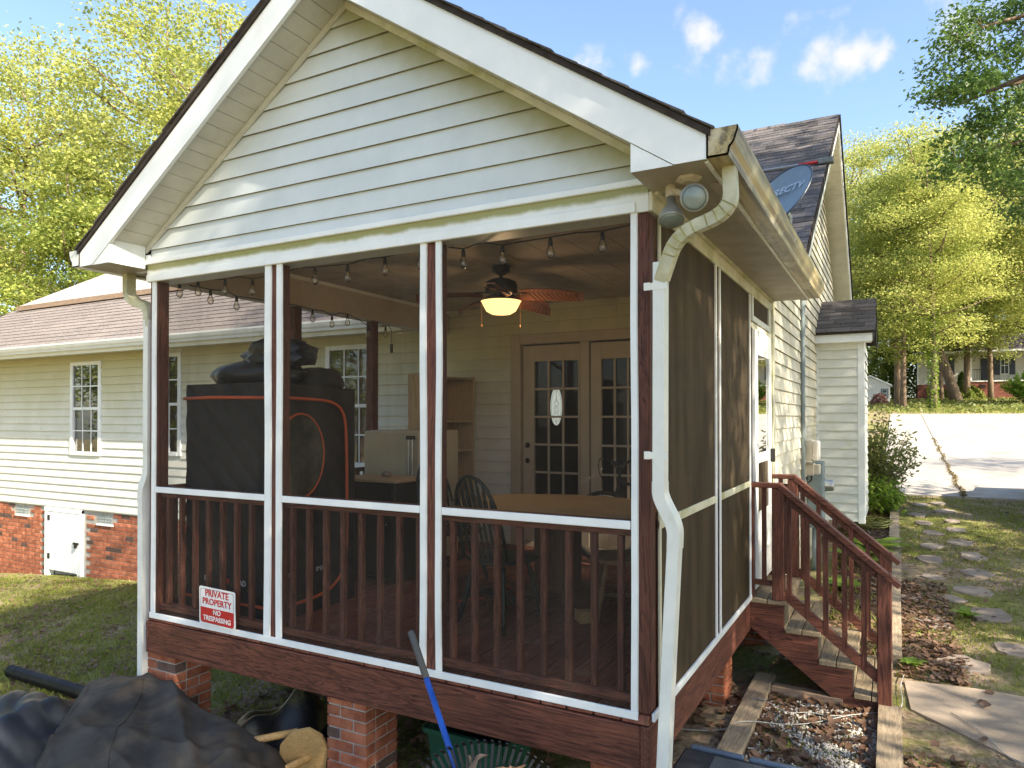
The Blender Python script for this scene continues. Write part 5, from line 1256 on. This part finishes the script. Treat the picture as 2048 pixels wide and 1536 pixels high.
# ------------------------------------------------------------------ vegetation
def leaf_quads(rng, C_, size, upbias=.6, aspect=.62):
    """one folded four-point leaf for every centre in C_"""
    n = len(C_); N = rng.normal(size=(n, 3)); N[:, 2] = np.abs(N[:, 2])*1.0+upbias; N /= np.linalg.norm(N, axis=1)[:, None]
    A = rng.normal(size=(n, 3)); U = np.cross(N, A); U /= np.linalg.norm(U, axis=1)[:, None]; W = np.cross(N, U)
    s = (size*rng.uniform(.65, 1.3, n))[:, None]
    V = np.stack([C_-U*s*.5, C_+W*s*.5*aspect+U*s*.08+N*s*.10, C_+U*s*.5, C_-W*s*.5*aspect+U*s*.08+N*s*.10], 1).reshape(-1, 3)
    F = np.arange(4*n).reshape(-1, 4); return V, F
def crown_clumps(rng, H, z0, R_, n):
    pts = []
    while len(pts) < n:
        u = rng.uniform(-1, 1, 3)
        d = np.linalg.norm(u)
        if d > 1 or d < .35 and rng.random() < .7: continue
        w = 1.0 - .35*max(0, u[2])**1.5
        pts.append((u[0]*R_*w, u[1]*R_*w, (z0+H)/2 + u[2]*(H-z0)/2))
    return np.array(pts)
def tree_meshes(seed, H, z0, R_, nclump, per, leaf, lm, trunk_r, lean=(0, 0), cs=(.85, .32)):
    rng = np.random.default_rng(seed); cl = crown_clumps(rng, H, z0, R_, nclump)
    sc = R_/4.0
    lv = np.repeat(cl, per, 0) + rng.normal(size=(nclump*per, 3))*np.array([cs[0], cs[0], cs[1]])*sc*rng.uniform(.6, 1.2, (nclump, 1)).repeat(per, 0)
    lv[:, 2] -= .12*np.abs(rng.normal(size=len(lv)))*sc
    V, F = leaf_quads(rng, lv, leaf); crown = np_mesh('crown', V, F, lm)
    m = MB(); pts = []; rad = []
    for k in range(9):
        t = k/8; pts.append((lean[0]*t*t + .25*math.sin(seed+3*t)*t, lean[1]*t*t + .25*math.cos(seed*2+4*t)*t, H*.86*t-.3)); rad.append(trunk_r*(1.25-t*1.1) if k else trunk_r*1.4)
    m.tube(pts, rad, 10)
    for k in range(min(26, nclump)):
        c = cl[k*nclump//26 if nclump > 26 else k]; t = max(.18, min(.9, (c[2]-.25*math.hypot(c[0], c[1])*1.1)/(H*.86))); i = min(7, int(t*8)); f = t*8-i
        a = Vector(pts[i])*(1-f)+Vector(pts[i+1])*f; b = Vector(c); mid = (a+b)/2+Vector((rng.normal()*.2, rng.normal()*.2, -.25))
        m.tube([a, mid, b], [trunk_r*.42*(1-t*.5), trunk_r*.26, .03], 6)
    return crown, m.mesh('trunk', BARK, True)
KINDS = [tree_meshes(11, 20, 3.5, 4.6, 120, 260, .17, LEAF1, .19, (0, 0), (.74, .20)), tree_meshes(23, 18, 3.0, 4.2, 115, 260, .165, LEAF2, .16, (0, 0), (.74, .20)), tree_meshes(31, 22, 5.0, 5.2, 118, 270, .18, LEAF1, .21, (0, 0), (.70, .19)), tree_meshes(47, 15, 1.5, 3.8, 120, 300, .15, LEAF2, .14, (0, 0), (.74, .21)), tree_meshes(61, 15, 2.5, 4.2, 62, 230, .17, LEAF2, .18, (0, 0), (.62, .26))]
def tree(kind, x, y, label, rotz=0., s=1.0, group='trees', sz=None, name='broadleaf_tree'):
    c, t = KINDS[kind]; e = empty(name, label, 'tree', group, (x, y, hz(x, y)), rotz); e.scale = (s, s, sz or s)
    link('crown', c, e); link('trunk', t, e); return e
LT = [(-22, 15.5, 0, .95), (-27, 17, 2, 1.0), (-33, 14, 0, 1.0), (-39, 18, 2, 1.05), (-31, 24, 1, 1.15), (-45, 14, 1, 1.1), (-36, 8.5, 3, 1.0), (-20.5, 20, 1, 1.1), (-26.5, 12.5, 3, .9)]
LL = ['yellow green tree nearest the porch gable on the left', 'tall pale tree just behind the left roof hip', 'bright tree standing above the left end of the roof', 'large tree deep in the woods at the left', 'mid green tree behind the others over the left roof', 'dark tree at the far left edge of the woods', 'low bushy tree beyond the left hip of the house', 'mid green tree behind the porch gable', 'low leafy tree just over the left roof edge']
for (x, y, k, s), lb in zip(LT, LL): tree(k, x, y, lb, R.uniform(0, 6), s, 'woods on the left')
RT = [(1.11, 45.2, 0, .85), (1.38, 43.0, 1, .85), (2.79, 41.3, 0, .80), (3.70, 52.5, 1, .9), (5.21, 53.2, 0, .9), (6.55, 53, 1, .9), (8.6, 50, 2, .9), (-2.0, 58, 2, .95), (-6.5, 50, 0, .85), (11, 56, 2, 1.0), (3.5, 66, 2, 1.05), (8.2, 68, 0, 1.15), (-1.5, 70, 2, 1.0), (-14, 62, 1, 1.0), (12.5, 45, 1, .9), (-1.2, 56, 3, .9), (.9, 60, 3, 1.0), (7.5, 64, 3, 1.), (11.5, 60, 3, 1.), (-5, 60, 3, 1.)]
RL = ['slim tree right of the white shed across the driveway', 'grey trunked tree beside the white shed', 'ivy clad tree in front of the neighbouring house', 'slim tree before the neighbouring window shutters', 'tree beside the round hedge of the neighbouring house', 'tree in front of the neighbouring railing', 'tree in front of the neighbouring porch window',
      'tall tree rising behind the white shed', 'thin topped tree showing over the main roof ridge', 'large tree at the right edge beyond the driveway', 'tall tree behind the neighbouring roof ridge', 'tall pale tree behind the right of the neighbouring house', 'tall tree far behind the shed', 'distant tree top above the dish', 'tree overhanging the right end of the driveway', 'bushy tree directly behind the white shed', 'low bushy tree between the shed and the neighbouring house', 'low bushy tree behind the neighbouring roof', 'low bushy tree behind the right end of the neighbouring roof', 'low bushy tree hidden beyond the gable end']
for (x, y, k, s), lb in zip(RT, RL):
    e_ = tree(k, x, y, lb, R.uniform(0, 6), s, 'trees across the driveway')
    if lb.startswith('ivy'): ivy_tree = e_
# leaning trunk
lt = empty('leaning_tree', 'leaning tree trunk slanting across the neighbouring house', 'tree', 'trees across the driveway', (4.53, 50.9, hz(4.53, 50.9)))
ob('trunk', MB().tube([(0, 0, -.3), (-.35, 0, 1.3), (-.95, 0, 3.2), (-1.3, .2, 5), (-1.5, .3, 9), (-1.4, .3, 12)], [.44, .31, .27, .24, .18, .08], 12), BARK, lt, True); o = link('crown', KINDS[3][0], lt, (-1.3, .3, 4)); o.scale = (.8, .8, .9)
ivy = np.random.default_rng(5); th_ = ivy.uniform(0, 6.28, 1500); iz = ivy.uniform(0, 6.5, 1500); ir = .24+ivy.uniform(0, .12, 1500)
V, F = leaf_quads(ivy, np.stack([ir*np.cos(th_), ir*np.sin(th_), iz], 1), .15); iv = link('ivy', np_mesh('ivy', V, F, LEAF5), ivy_tree)
# oak on the right, its limb hanging into the picture and its crown shading the yard
oak = empty('oak_tree', 'dark green oak whose limb hangs in from the upper right', 'tree', None, (9.0, 8.6, hz(9, 8.6)))
rng = np.random.default_rng(77)
limb = [(0, 0, 5.0), (-2.2, .2, 6.4), (-4.3, .3, 6.75), (-6.0, .1, 6.6), (-7.2, .0, 6.2)]
base_ = np.array([9.0, 8.6, hz(9, 8.6)])
tips = [(1.68, 8.45, 6.48), (1.86, 8.55, 6.9), (2.17, 9.28, 7.43), (2.53, 10.04, 7.53), (2.77, 10.17, 7.8), (2.73, 10.16, 7.18), (1.56, 7.94, 5.8), (1.75, 8.27, 5.82), (1.99, 8.62, 6.05), (2.28, 9.24, 6.35), (2.6, 9.86, 6.77), (1.73, 8.5, 4.94), (1.94, 8.84, 5.25), (2.11, 9.04, 5.61), (2.28, 9.24, 5.87), (2.5, 9.81, 5.82), (2.73, 10.17, 5.63), (2.76, 10.42, 5.23), (2.37, 9.52, 5.17), (2.55, 10.08, 4.85), (2.82, 10.68, 4.73), (2.13, 9.28, 5.14), (2.7, 9.69, 6.15), (2.04, 8.87, 6.65)]
cl = []
for p in tips:
    for q in range(3): cl.append(np.array(p)-base_+rng.normal(size=3)*np.array([.10, .22, .08]))
for k in range(40):
    t = rng.uniform(.1, .5); i = min(3, int(t*4)); f = t*4-i; p = np.array(limb[i])*(1-f)+np.array(limb[i+1])*f
    cl.append(p+np.array([rng.normal()*.3, rng.normal()*.6, rng.normal()*.5-.1]))
cl = np.array(cl); lv = np.repeat(cl, 150, 0)+rng.normal(size=(len(cl)*150, 3))*np.array([.15, .17, .075])
V1, F1 = leaf_quads(rng, lv, .075, .5, .5)
cc = crown_clumps(rng, 13.5, 4.5, 4.6, 84); cc = cc[(cc[:, 0] > -2.6)]
lv2 = np.repeat(cc, 110, 0)+rng.normal(size=(len(cc)*110, 3))*np.array([.6, .6, .28]); V2, F2 = leaf_quads(rng, lv2, .17)
link('crown', np_mesh('crown', np.concatenate([V1, V2]), np.concatenate([F1, F2+len(V1)]), LEAF3), oak)
m = MB(); m.tube([(0, 0, -.3), (.1, 0, 3), (0, .1, 6), (.2, 0, 10)], [.5, .34, .26, .1], 12); m.tube(limb, [.16, .11, .08, .05, .015], 8)
subs = [[(5.2, 9.6, 7.4), (4.0, 10.3, 7.7), (2.9, 10.1, 7.6), (2.2, 9.3, 7.2), (1.8, 8.6, 6.75)], [(4.8, 9.4, 6.9), (3.6, 10.0, 6.7), (2.7, 9.8, 6.45), (2.1, 8.9, 6.1), (1.6, 8.1, 5.85)], [(4.8, 9.4, 6.6), (3.6, 10.3, 6.0), (2.8, 10.2, 5.65), (2.2, 9.3, 5.4), (1.8, 8.6, 5.0)], [(3.6, 10.3, 6.0), (3.1, 10.6, 5.2), (2.8, 10.5, 4.9), (2.5, 10.0, 4.8)]]
nodes = []
for sb_ in subs:
    pts = [Vector(q)-Vector(base_) for q in sb_]; pts = bez([limb[1]]+[tuple(q) for q in pts], 3); nodes += pts; m.tube(pts, [.07-.062*q/(len(pts)-1) for q in range(len(pts))], 6)
for k in range(72):
    c = Vector(cl[k]); b_ = min(nodes, key=lambda q: (q-c).length); m.tube([b_, (b_+c)/2+Vector((0, 0, .04)), c], [.010, .006, .003], 4)
for k in range(14): m.tube([(0, 0, 5.5), Vector(cc[k*4])*.5+Vector((0, 0, 3)), cc[k*4]], [.14, .08, .02], 6)
ob('trunk', m, BARK, oak, True)
# trees out to the right and in front of the yard: they shade the porch and show in the window glass
ST = [(8.6, -3.2, 3, .92, .87), (9.8, 4.0, 3, .84, .90), (14.0, -2.2, 4, .95, 1.30), (20, 13.5, 4, .9, .9)]
for i, (x, y, k, s, sz_) in enumerate(ST): tree(k, x, y, ORD[i]+' leafy yard tree out of view to the right, counting from the front', R.uniform(0, 6), s, 'yard trees shading the porch', sz_)
FT = [(-24, -7, 1, .9), (-30, -3, 0, .9), (-33, -12, 2, .95), (-20, -14, 1, .9), (-40, -7, 2, 1.0), (-26, -9, 3, .9), (-36, -5, 3, 1.), (-17, -18, 3, .9), (-22, -10, 3, .8), (-29, -16, 3, .9)]
for i, (x, y, k, s) in enumerate(FT): tree(k, x, y, ORD[i]+' leafy tree out of view before the house, mirrored in its windows', R.uniform(0, 6), s, 'trees in front of the house')
# shrub by the bump-out, hostas, hedge, yellow shrub
def shrub(name, label, x, y, h, r_, nst, per, leaf, lm, seed, cat_='shrub', spread=1.0, group=None, flat=.08):
    rng = np.random.default_rng(seed); e = empty(name, label, cat_, group, (x, y, hz(x, y))); m = MB(); C_ = []
    for k in range(nst):
        a = rng.uniform(0, 6.28); t = math.sqrt(rng.uniform(0, 1)); tip = Vector((r_*t*math.cos(a)*spread, r_*t*math.sin(a), h*(1-.45*t*t)*rng.uniform(.7, 1.05)))
        b = Vector((tip.x*.12, tip.y*.12, 0)); mid = Vector((tip.x*.45, tip.y*.45, tip.z*.6)); m.tube([b, mid, tip], [.010, .007, .003], 5)
        for q in range(per):
            u = rng.uniform(.35, 1.05); p = (b*(1-u)**2+mid*2*u*(1-u)+tip*u*u); C_.append(np.array(p)+rng.normal(size=3)*np.array([.07, .07, flat]))
    V, F = leaf_quads(rng, np.array(C_), leaf, .3, .45); link('foliage', np_mesh('foliage', V, F, lm), e); ob('stems', m, BARK, e, True); return e
shrub('nandina_shrub', 'leggy shrub with fine leaves beside the driveway corner of the house', .72, 11.2, 1.65, .72, 44, 80, .085, LEAF4, 3, spread=1.0)
shrub('leafy_plant', 'dense bright green plant at the foot of the leggy shrub', .78, 10.4, .55, .42, 40, 30, .10, LEAF5, 4, 'plant')
def hosta(label, x, y, s, seed):
    rng = random.Random(seed); e = empty('hosta_plant', label, 'plant', 'broad leaved plants beside the steps', (x, y, hz(x, y)))
    for k in range(9):
        a = 2*math.pi*k/9+rng.uniform(-.3, .3); L = s*rng.uniform(.8, 1.2); w = L*.26; tl = rng.uniform(.5, 1.1); m = B(); n_ = 8; vs = []
        for i in range(n_+1):
            t = i/n_; rr_ = L*t*math.cos(tl*(1-t*.7)); zz = L*1.1*math.sin(tl)*(t-.55*t*t); ww = w*math.sin(math.pi*min(1, .06+t*.95))**.8
            for q in (-1, 0, 1): vs.append((rr_*math.cos(a)-q*ww*math.sin(a), rr_*math.sin(a)+q*ww*math.cos(a), zz+abs(q)*ww*.35+.01))
        m.add(vs, [(i*3+q, i*3+q+1, (i+1)*3+q+1, (i+1)*3+q) for i in range(n_) for q in range(2)]); ob('leaf', m, LEAF5, e, True)
hosta('broad leaved hosta behind the far stair railing', .55, 6.9, .42, 1); hosta('large pale hosta leaves near the edging timber', .74, 7.5, .40, 2); hosta('small hosta sprouting in the leaf litter by the steps', .48, 5.6, .26, 3); hosta('single broad leaved weed growing between the stepping stones', 1.62, 5.1, .16, 4); hosta('low green weeds by the foot of the timber edging', 1.12, 3.6, .12, 6)
# ------------------------------------------------------------------ neighbouring house, shed
NY = 55.0
nh = empty('neighbour_house', 'white sided house with slate blue roof beyond the driveway', 'house', None, (0, 0, 0))
NW = mat('neighbour_siding', (.62, .60, .52), .5, .05, 2.); NRF = mat('slate_roof', (.06, .05, .07), .9, .2, 8.)
m = B()
for k in range(17): m.prism([(NY, 3.72+k*.135), (NY-.03, 3.72+k*.135), (NY-.008, 3.72+(k+1)*.135)], 'x', 2.42, 5.5)
ob('front_wall', B().box(2.42, 5.5, NY, NY+7, 3.70, 6.0), NW, nh); sm_ = B().prism([(0, 0), (-.03, 0), (-.006, .137), (0, .137)], 'x', 0, 3.08).mesh('siding_board', NW)
for k in range(17): link('siding_board', sm_, nh, (2.42, NY-.002, 3.72+k*.135))
NBR = mat('far_brick', (.20, .075, .055), .9, .25, 6.)
ob('brick_base', B().box(2.40, 5.52, NY-.05, NY+7, 1.8, 3.72), NBR, nh)
ob('porch_wall', B().box(5.5, 14, NY+2.0, NY+7, 3.7, 6.0), NW, nh); ob('porch_base', B().box(5.53, 14, NY+.1, NY+2, 1.8, 3.85), NBR, nh); ob('porch_floor', B().box(5.53, 14, NY+.05, NY+2, 3.86, 3.93), FASCIA, nh)
ob('corner_post', B().box(5.55, 5.68, NY+.1, NY+.23, 3.93, 6.0).box(2.36, 2.46, NY-.06, NY+.1, 3.7, 6.0), WHITE, nh); ob('porch_post', B().box(8.9, 9.05, NY+.1, NY+.25, 3.93, 6.0), WHITE, nh)
rl = B(); rl.box(5.7, 7.3, NY+.12, NY+.15, 4.68, 4.72); rl.box(5.7, 7.3, NY+.12, NY+.15, 4.02, 4.05)
for k in range(17): rl.box(5.72+.095*k, 5.735+.095*k, NY+.125, NY+.14, 4.05, 4.68)
ob('railing', rl, BLACKM, nh)
m = B(); m.prism([(NY-.45, 5.97), (NY+3.2, 8.35), (NY+7.4, 5.97), (NY+7.4, 5.85), (NY+3.2, 8.2), (NY-.45, 5.85)], 'x', 2.1, 15); ob('roof', m, NRF, nh); ob('fascia', B().box(2.1, 15, NY-.48, NY-.45, 5.84, 5.99), FASCIA, nh); ob('gutter', B().box(2.1, 15, NY-.56, NY-.48, 5.88, 5.98), FASCIA, nh)
ob('gable_end', B().prism([(NY, 5.9), (NY+3.2, 8.1), (NY+6.9, 5.9)], 'x', 2.42, 2.5), NW, nh)
SHUT = plain('shutter_blue', (.05, .06, .085), .5)
for x0, yy in ((3.76, NY), (7.5, NY+2.0)):
    w = ob('window', B().box(x0, x0+.50, yy-.06, yy-.03, 4.42, 5.66), WHITE, nh); ob('pane', B().box(x0+.05, x0+.23, yy-.065, yy-.061, 4.48, 5.03).box(x0+.27, x0+.45, yy-.065, yy-.061, 4.48, 5.03).box(x0+.05, x0+.23, yy-.065, yy-.061, 5.07, 5.6).box(x0+.27, x0+.45, yy-.065, yy-.061, 5.07, 5.6), plain('far_glass', (.05, .06, .07), .08, .6), w)
    for xs_ in (x0-.36, x0+.53): ob('shutter', B().box(xs_, xs_+.33, yy-.07, yy-.03, 4.4, 5.68), SHUT, nh)
ob('door', B().box(6.35, 7.1, NY+1.95, NY+1.99, 3.95, 5.75), SHUT, nh); ob('vent', B().box(6.1, 6.45, NY+.06, NY+.1, 3.45, 3.65), BLACKM, nh)
shd = empty('garden_shed', 'small white garden shed with one window beyond the driveway', 'shed', None, (-.47, 49, 2.2))
SHW = mat('shed_board', (.68, .68, .66), .6, .08, 4.)
ob('wall', B().prism([(-1.15, 0), (1.15, 0), (1.15, 1.30), (0, 1.86), (-1.15, 1.30)], 'y', 0, 2.6), SHW, shd); gb = B().box(0, .02, -.012, .0, 0, 1.4).mesh('batten', SHW)
for k in range(11): link('batten', gb, shd, (-1.1+.21*k, 0, .0))
ob('roof', B().prism([(-1.28, 1.24), (0, 1.90), (1.28, 1.24), (1.28, 1.32), (0, 1.98), (-1.28, 1.32)], 'y', -.12, 2.75), FASCIA, shd)
w = ob('window', B().box(.66, 1.06, -.04, -.002, .45, 1.07), SHUT, shd); ob('pane', B().box(.72, 1.0, -.05, -.041, .51, .74).box(.72, 1.0, -.05, -.041, .78, 1.01), WHITE, w); ob('glass', B().box(.74, .98, -.056, -.051, .53, .72).box(.74, .98, -.056, -.051, .80, .99), plain('shed_glass', (.08, .09, .1), .1), w)
ob('door_handle', B().tube([(-.6, -.03, .55), (-.6, -.06, .6), (-.55, -.03, .65)], .015, 5), BLACKM, shd)
def bush(name, label, x, y, z, r3, n_, leaf, lm, seed, cat_='bush', group=None):
    rng = np.random.default_rng(seed); u = rng.normal(size=(n_, 3)); u /= np.linalg.norm(u, axis=1)[:, None]; u[:, 2] = np.abs(u[:, 2])*1.6-.6; rad = rng.uniform(.72, 1.04, (n_, 1))*(1+.10*np.sin(u[:, :1]*9+u[:, 1:2]*7))
    V, F = leaf_quads(rng, u*rad*np.array(r3)+np.array([0, 0, r3[2]*.6]), leaf, .3); e = empty(name, label, cat_, group, (x, y, z)); link('foliage', np_mesh('foliage', V, F, lm), e); ob('stem', MB().tube([(0, 0, -.2), (0, 0, r3[2])], .05, 6), BARK, e); return e
bush('round_hedge', 'clipped round green hedge in front of the neighbouring porch', 5.3, 53.6, hz(5.3, 53.6), (.95, .8, .62), 3500, .13, LEAF2, 8, 'hedge'); bush('round_hedge', 'smaller clipped hedge at the leaning trunk foot', 4.2, 53.8, hz(4.2, 53.8), (.6, .5, .5), 1800, .13, LEAF2, 9, 'hedge')
shrub('golden_shrub', 'loose yellow green shrub at the right edge before the neighbouring porch', 7.9, 47.5, 1.9, 1.6, 60, 60, .2, LEAF5, 12); bush('pink_bush', 'low reddish shrub in front of the shed', .1, 46.5, hz(.1, 46.5), (.5, .4, .5), 900, .12, leaf_mat('leaf_pink', (.18, .08, .07), (.32, .17, .14), .3), 13)
for k, (bx_, by_, bl_) in enumerate(((.2, 60, 'tall thicket behind the white shed'), (1.6, 58, 'tall thicket between the shed and the neighbouring house'), (-2.5, 61, 'tall thicket left of the white shed'))): bush('thicket', bl_, bx_, by_, hz(bx_, by_), (1.9, 1.2, 2.6), 5000, .22, LEAF2, 40+k, 'thicket', 'thickets behind the shed')
bush('dark_bush', 'dark tall bush between the neighbouring window and railing', 5.0, 54.2, hz(5.0, 54.2)+.7, (.28, .25, .75), 1500, .12, LEAF3, 14)
# ------------------------------------------------------------------ loose cover on the ground
rng = np.random.default_rng(99)
def scatter(n, x0, x1, y0, y1): return rng.uniform(x0, x1, n), rng.uniform(y0, y1, n)
def vnoise(x, y, s, k=0):
    return (np.sin(x*s*1.3+k)*np.cos(y*s*1.7+k*2)+np.sin((x+y)*s*.9+k*3)*np.cos((x-y)*s*.6+k)+np.sin(x*s*2.9+y*s*2.3+k))/3
def clear(x, y):   # where nothing paved or built stands
    ok = ~((x > 1.02) & (y > 2.0) & (y < 3.35) & (x < 2.95)) & ~((y > 12.45) & (x > .7) & (y < 38.3)) & ~((x < .3) & (y > 3.6)) & ~((np.abs(x-.985) < .09) & (y > 3.6)) & ~((x > -4.4) & (x < -1.7) & (y < .1) & (y > -1.9))
    for a, b, c, d in LROW+RROW: ok &= ((x-a)/c)**2+((y-b)/d)**2 > .85
    return ok
def blades(n, area, hmin, hmax, thr, k, w=.006):
    x, y = scatter(n, *area); keep = clear(x, y) & (vnoise(x, y, 1.1, k)*.7+.5*vnoise(x, y, 4.3, k+1)+.35*vnoise(x, y, 11.3, k+2)+rng.normal(0, .35, n) > thr); x, y = x[keep], y[keep]; m = len(x); z = hgt(x, y)
    a = rng.uniform(0, 6.28, m); h = rng.uniform(hmin, hmax, m); l = rng.normal(0, .45, (m, 2))*h[:, None]; ww = w*rng.uniform(.7, 1.5, m)
    b = np.stack([x, y, z-.005], 1); d = np.stack([np.cos(a)*ww, np.sin(a)*ww, 0*a], 1); tip = b+np.stack([l[:, 0], l[:, 1], h], 1); mid = b+(tip-b)*.55+np.stack([0*a, 0*a, h*.12], 1)
    V = np.stack([b-d, b+d, mid+d*.8, tip, mid-d*.8], 1).reshape(-1, 3); F = np.arange(5*m).reshape(-1, 5); return V, F
vs, fs, o_ = [], [], 0
for args in ((130000, (-12.5, -4.2, -1.8, 3.6), .015, .055, -.05, 1, .004), (20000, (-4.4, -1.6, .15, 3.6), .015, .06, .0, 2, .005), (80000, (1.0, 3.6, 1.0, 12.4), .012, .045, -.02, 3, .004), (9000, (3.4, 8, 4, 12.5), .02, .07, -.1, 4), (9000, (.6, 12, 38.2, 48), .06, .2, .05, 5, .02), (3500, (.3, .95, 3.6, 11.5), .03, .1, .35, 6), (1300, (2.04, 2.2, 12.6, 24), .03, .11, -.1, 7, .012), (1200, (.2, .9, 1.2, 2.6), .01, .04, .25, 8)):
    V, F = blades(*args)
    if args[1][2] == 12.6: V = V+np.array([0, 0, .03])
    vs.append(V); fs.append(F+o_); o_ += len(V)
V, F = blades(1, (2.04, 2.2, 9, 9.1), .03, .1, -2, 7)
x, y = rng.normal(2.12, .03, 2600), rng.uniform(12.5, 26, 2600)
g_ = link('grass', np_mesh('grass', np.concatenate(vs), np.concatenate(fs), GRASS)); tag(g_, 'short patchy grass and weeds over the yard', 'grass', None, 'stuff')
# weeds in the driveway joint
x = rng.normal(2.12, .025, 900); y = 12.55+(rng.uniform(0, 1, 900)**1.6)*12; x = x+.03*np.sin(y*3); z = hgt(x, y)+.03
V, F = leaf_quads(rng, np.stack([x, y, z+rng.uniform(0, .03, 900)], 1), .045, .4); w_ = link('joint_weeds', np_mesh('joint_weeds', V, F, leaf_mat('weed_leaf', (.10, .09, .03), (.26, .19, .09), .3))); tag(w_, 'dry weeds growing in the driveway joint', 'weeds', None, 'stuff')
def litter(n, area, thr, k, size):
    x, y = scatter(n, *area); keep = (vnoise(x, y, 1.9, k)*.6+.5*vnoise(x, y, 6.1, k+1)+rng.normal(0, .3, n) > thr) & ~((x > 1.02) & (y > 2.0) & (y < 3.35) & (x < 2.95) & (rng.random(n) < .985)); keep &= ~((x < .3) & (y > 3.7)); x, y = x[keep], y[keep]; z = hgt(x, y)+rng.uniform(.004, .03, len(x)); z = z + np.where((x > 1.02) & (x < 2.95) & (y > 2.0) & (y < 3.35), .014, 0)
    n_ = len(x); C_ = np.stack([x, y, z], 1); a = rng.uniform(0, 6.28, n_); s = size*rng.uniform(.5, 1.4, n_); t = rng.normal(0, .35, (n_, 2)); ring = []
    for i in range(6):
        an = a+2*math.pi*i/6; rr_ = s*rng.uniform(.35, .75, n_)*(1.25 if i % 3 == 0 else 1.0); dx, dy = rr_*np.cos(an), rr_*np.sin(an); ring.append(C_+np.stack([dx, dy, np.maximum(dx*t[:, 0]+dy*t[:, 1], -.004)+s*.22*rng.uniform(0, 1, n_)], 1))
    return np.stack([C_]+ring, 1).reshape(-1, 3), (np.arange(n_)[:, None, None]*7+np.array([[0, i+1, (i+1) % 6+1] for i in range(6)])[None]).reshape(-1, 3)
vs, fs, o_ = [], [], 0
for args in ((7000, (.2, .93, 3.2, 9.5), -.5, 11, .034), (2600, (1.04, 1.5, 3.3, 6.4), -.25, 21, .034), (900, (.15, 1.0, 1.0, 2.7), -.3, 12, .045), (1800, (1.05, 2.6, .6, 2.2), -.2, 13, .045), (12000, (-12, -4.2, -1.2, 3.5), .05, 14, .03), (2500, (1.05, 3.4, 3.4, 12.3), .0, 15, .03), (420, (1.05, 2.9, 2.0, 3.35), -1, 16, .05), (5000, (-3.6, .2, .2, 3.5), -.1, 17, .04), (1800, (.3, 1, 8, 12), -.1, 18, .04)):
    V, F = litter(*args); vs.append(V); fs.append(F+o_); o_ += len(V)
l_ = link('fallen_leaves', np_mesh('fallen_leaves', np.concatenate(vs), np.concatenate(fs), DRYLEAF)); tag(l_, 'brown fallen leaves littered over the yard and path edge', 'leaves', None, 'stuff')
# white gravel bed beneath the steps
ico = bmesh.new(); bmesh.ops.create_icosphere(ico, subdivisions=1, radius=1); iv_ = np.array([v.co[:] for v in ico.verts]); if_ = np.array([[v.index for v in f.verts] for f in ico.faces]); ico.free()
n_ = 4600; x = rng.uniform(.16, .90, n_); y = rng.uniform(1.0, 2.5, n_); k_ = vnoise(x, y, 4.2, 3)+.3*vnoise(x, y, 17, 5) > -.30; x, y = x[k_], y[k_]; n_ = len(x)
sc = rng.uniform(.006, .014, (n_, 1, 1))*rng.uniform(.6, 1.2, (n_, 1, 3)); P_ = iv_[None]*sc*rng.uniform(.75, 1.2, (n_, len(iv_), 1))
P_ = P_ + np.stack([x, y, hgt(x, y)+rng.uniform(.004, .014, n_)], 1)[:, None, :]
F = (np.arange(n_)[:, None, None]*len(iv_)+if_[None]).reshape(-1, 3); g2 = link('gravel', np_mesh('gravel', P_.reshape(-1, 3), F, GRAVEL)); tag(g2, 'white marble chip gravel bed below the steps', 'gravel', None, 'stuff')
# low ground cover in front of the neighbouring house
n_ = 7000; x = rng.uniform(-3, 12, n_); y = rng.uniform(39.5, 53, n_); k_ = vnoise(x, y, .9, 5) > -.3; x, y = x[k_], y[k_]; C_ = np.stack([x, y, hgt(x, y)+rng.uniform(0, .22, len(x))], 1)
V, F = leaf_quads(rng, C_, .2, .4); gc = link('ground_cover', np_mesh('ground_cover', V, F, LEAF4)); tag(gc, 'low leafy ground cover between the driveway and the neighbouring house', 'plants', None, 'stuff')
# parked car just at the right edge of the picture
car = empty('parked_car', 'front corner of a silver car parked at the right edge of the picture', 'car', None, (4.36, 9.3, hz(4.36, 9.3)), math.radians(4))
CARP = plain('silver_paint', (.45, .47, .48), .25, .5, .5)
body = B(); prof = [(-.02, .30), (.02, .62), (.12, .80), (1.0, .92), (1.7, 1.38), (3.0, 1.42), (3.8, 1.0), (4.3, .95), (4.35, .35)]
body.prism([(y, z) for y, z in prof], 'x', -.80, .80); ob('body', body, CARP, car, loc=(0, 0, 0))
ob('windscreen', B().add([(-.7, 1.05, .95), (.7, 1.05, .95), (.62, 1.66, 1.36), (-.62, 1.66, 1.36)], [(0, 1, 2, 3)]), plain('car_glass', (.02, .025, .03), .05, .6), car); ob('bumper', B().box(-.82, .82, -.06, .06, .28, .50, .03), BLACKP, car)
for sx in (-.62, .62): ob('headlight', B().box(sx-.15, sx+.15, -.03, .08, .62, .74, .02), plain('lamp_glass', (.6, .62, .62), .1, .6), car)
for x in (-.78, .78):
    for y in (.85, 3.45):
        w = empty('wheel'); w.parent = car; w.location = (x, y, .32); ob('tyre', B().lathe([(.20, -.09), (.30, -.1), (.32, -.06), (.32, .06), (.30, .1), (.20, .09)], (0, 0, 0), 22, Matrix.Rotation(math.pi/2, 3, 'Y')), BLACKP, w, True); ob('rim', B().lathe([(.0, .06), (.2, .085), (.2, -.085), (0, -.06)], (0, 0, 0), 18, Matrix.Rotation(math.pi/2, 3, 'Y')), STEEL, w)
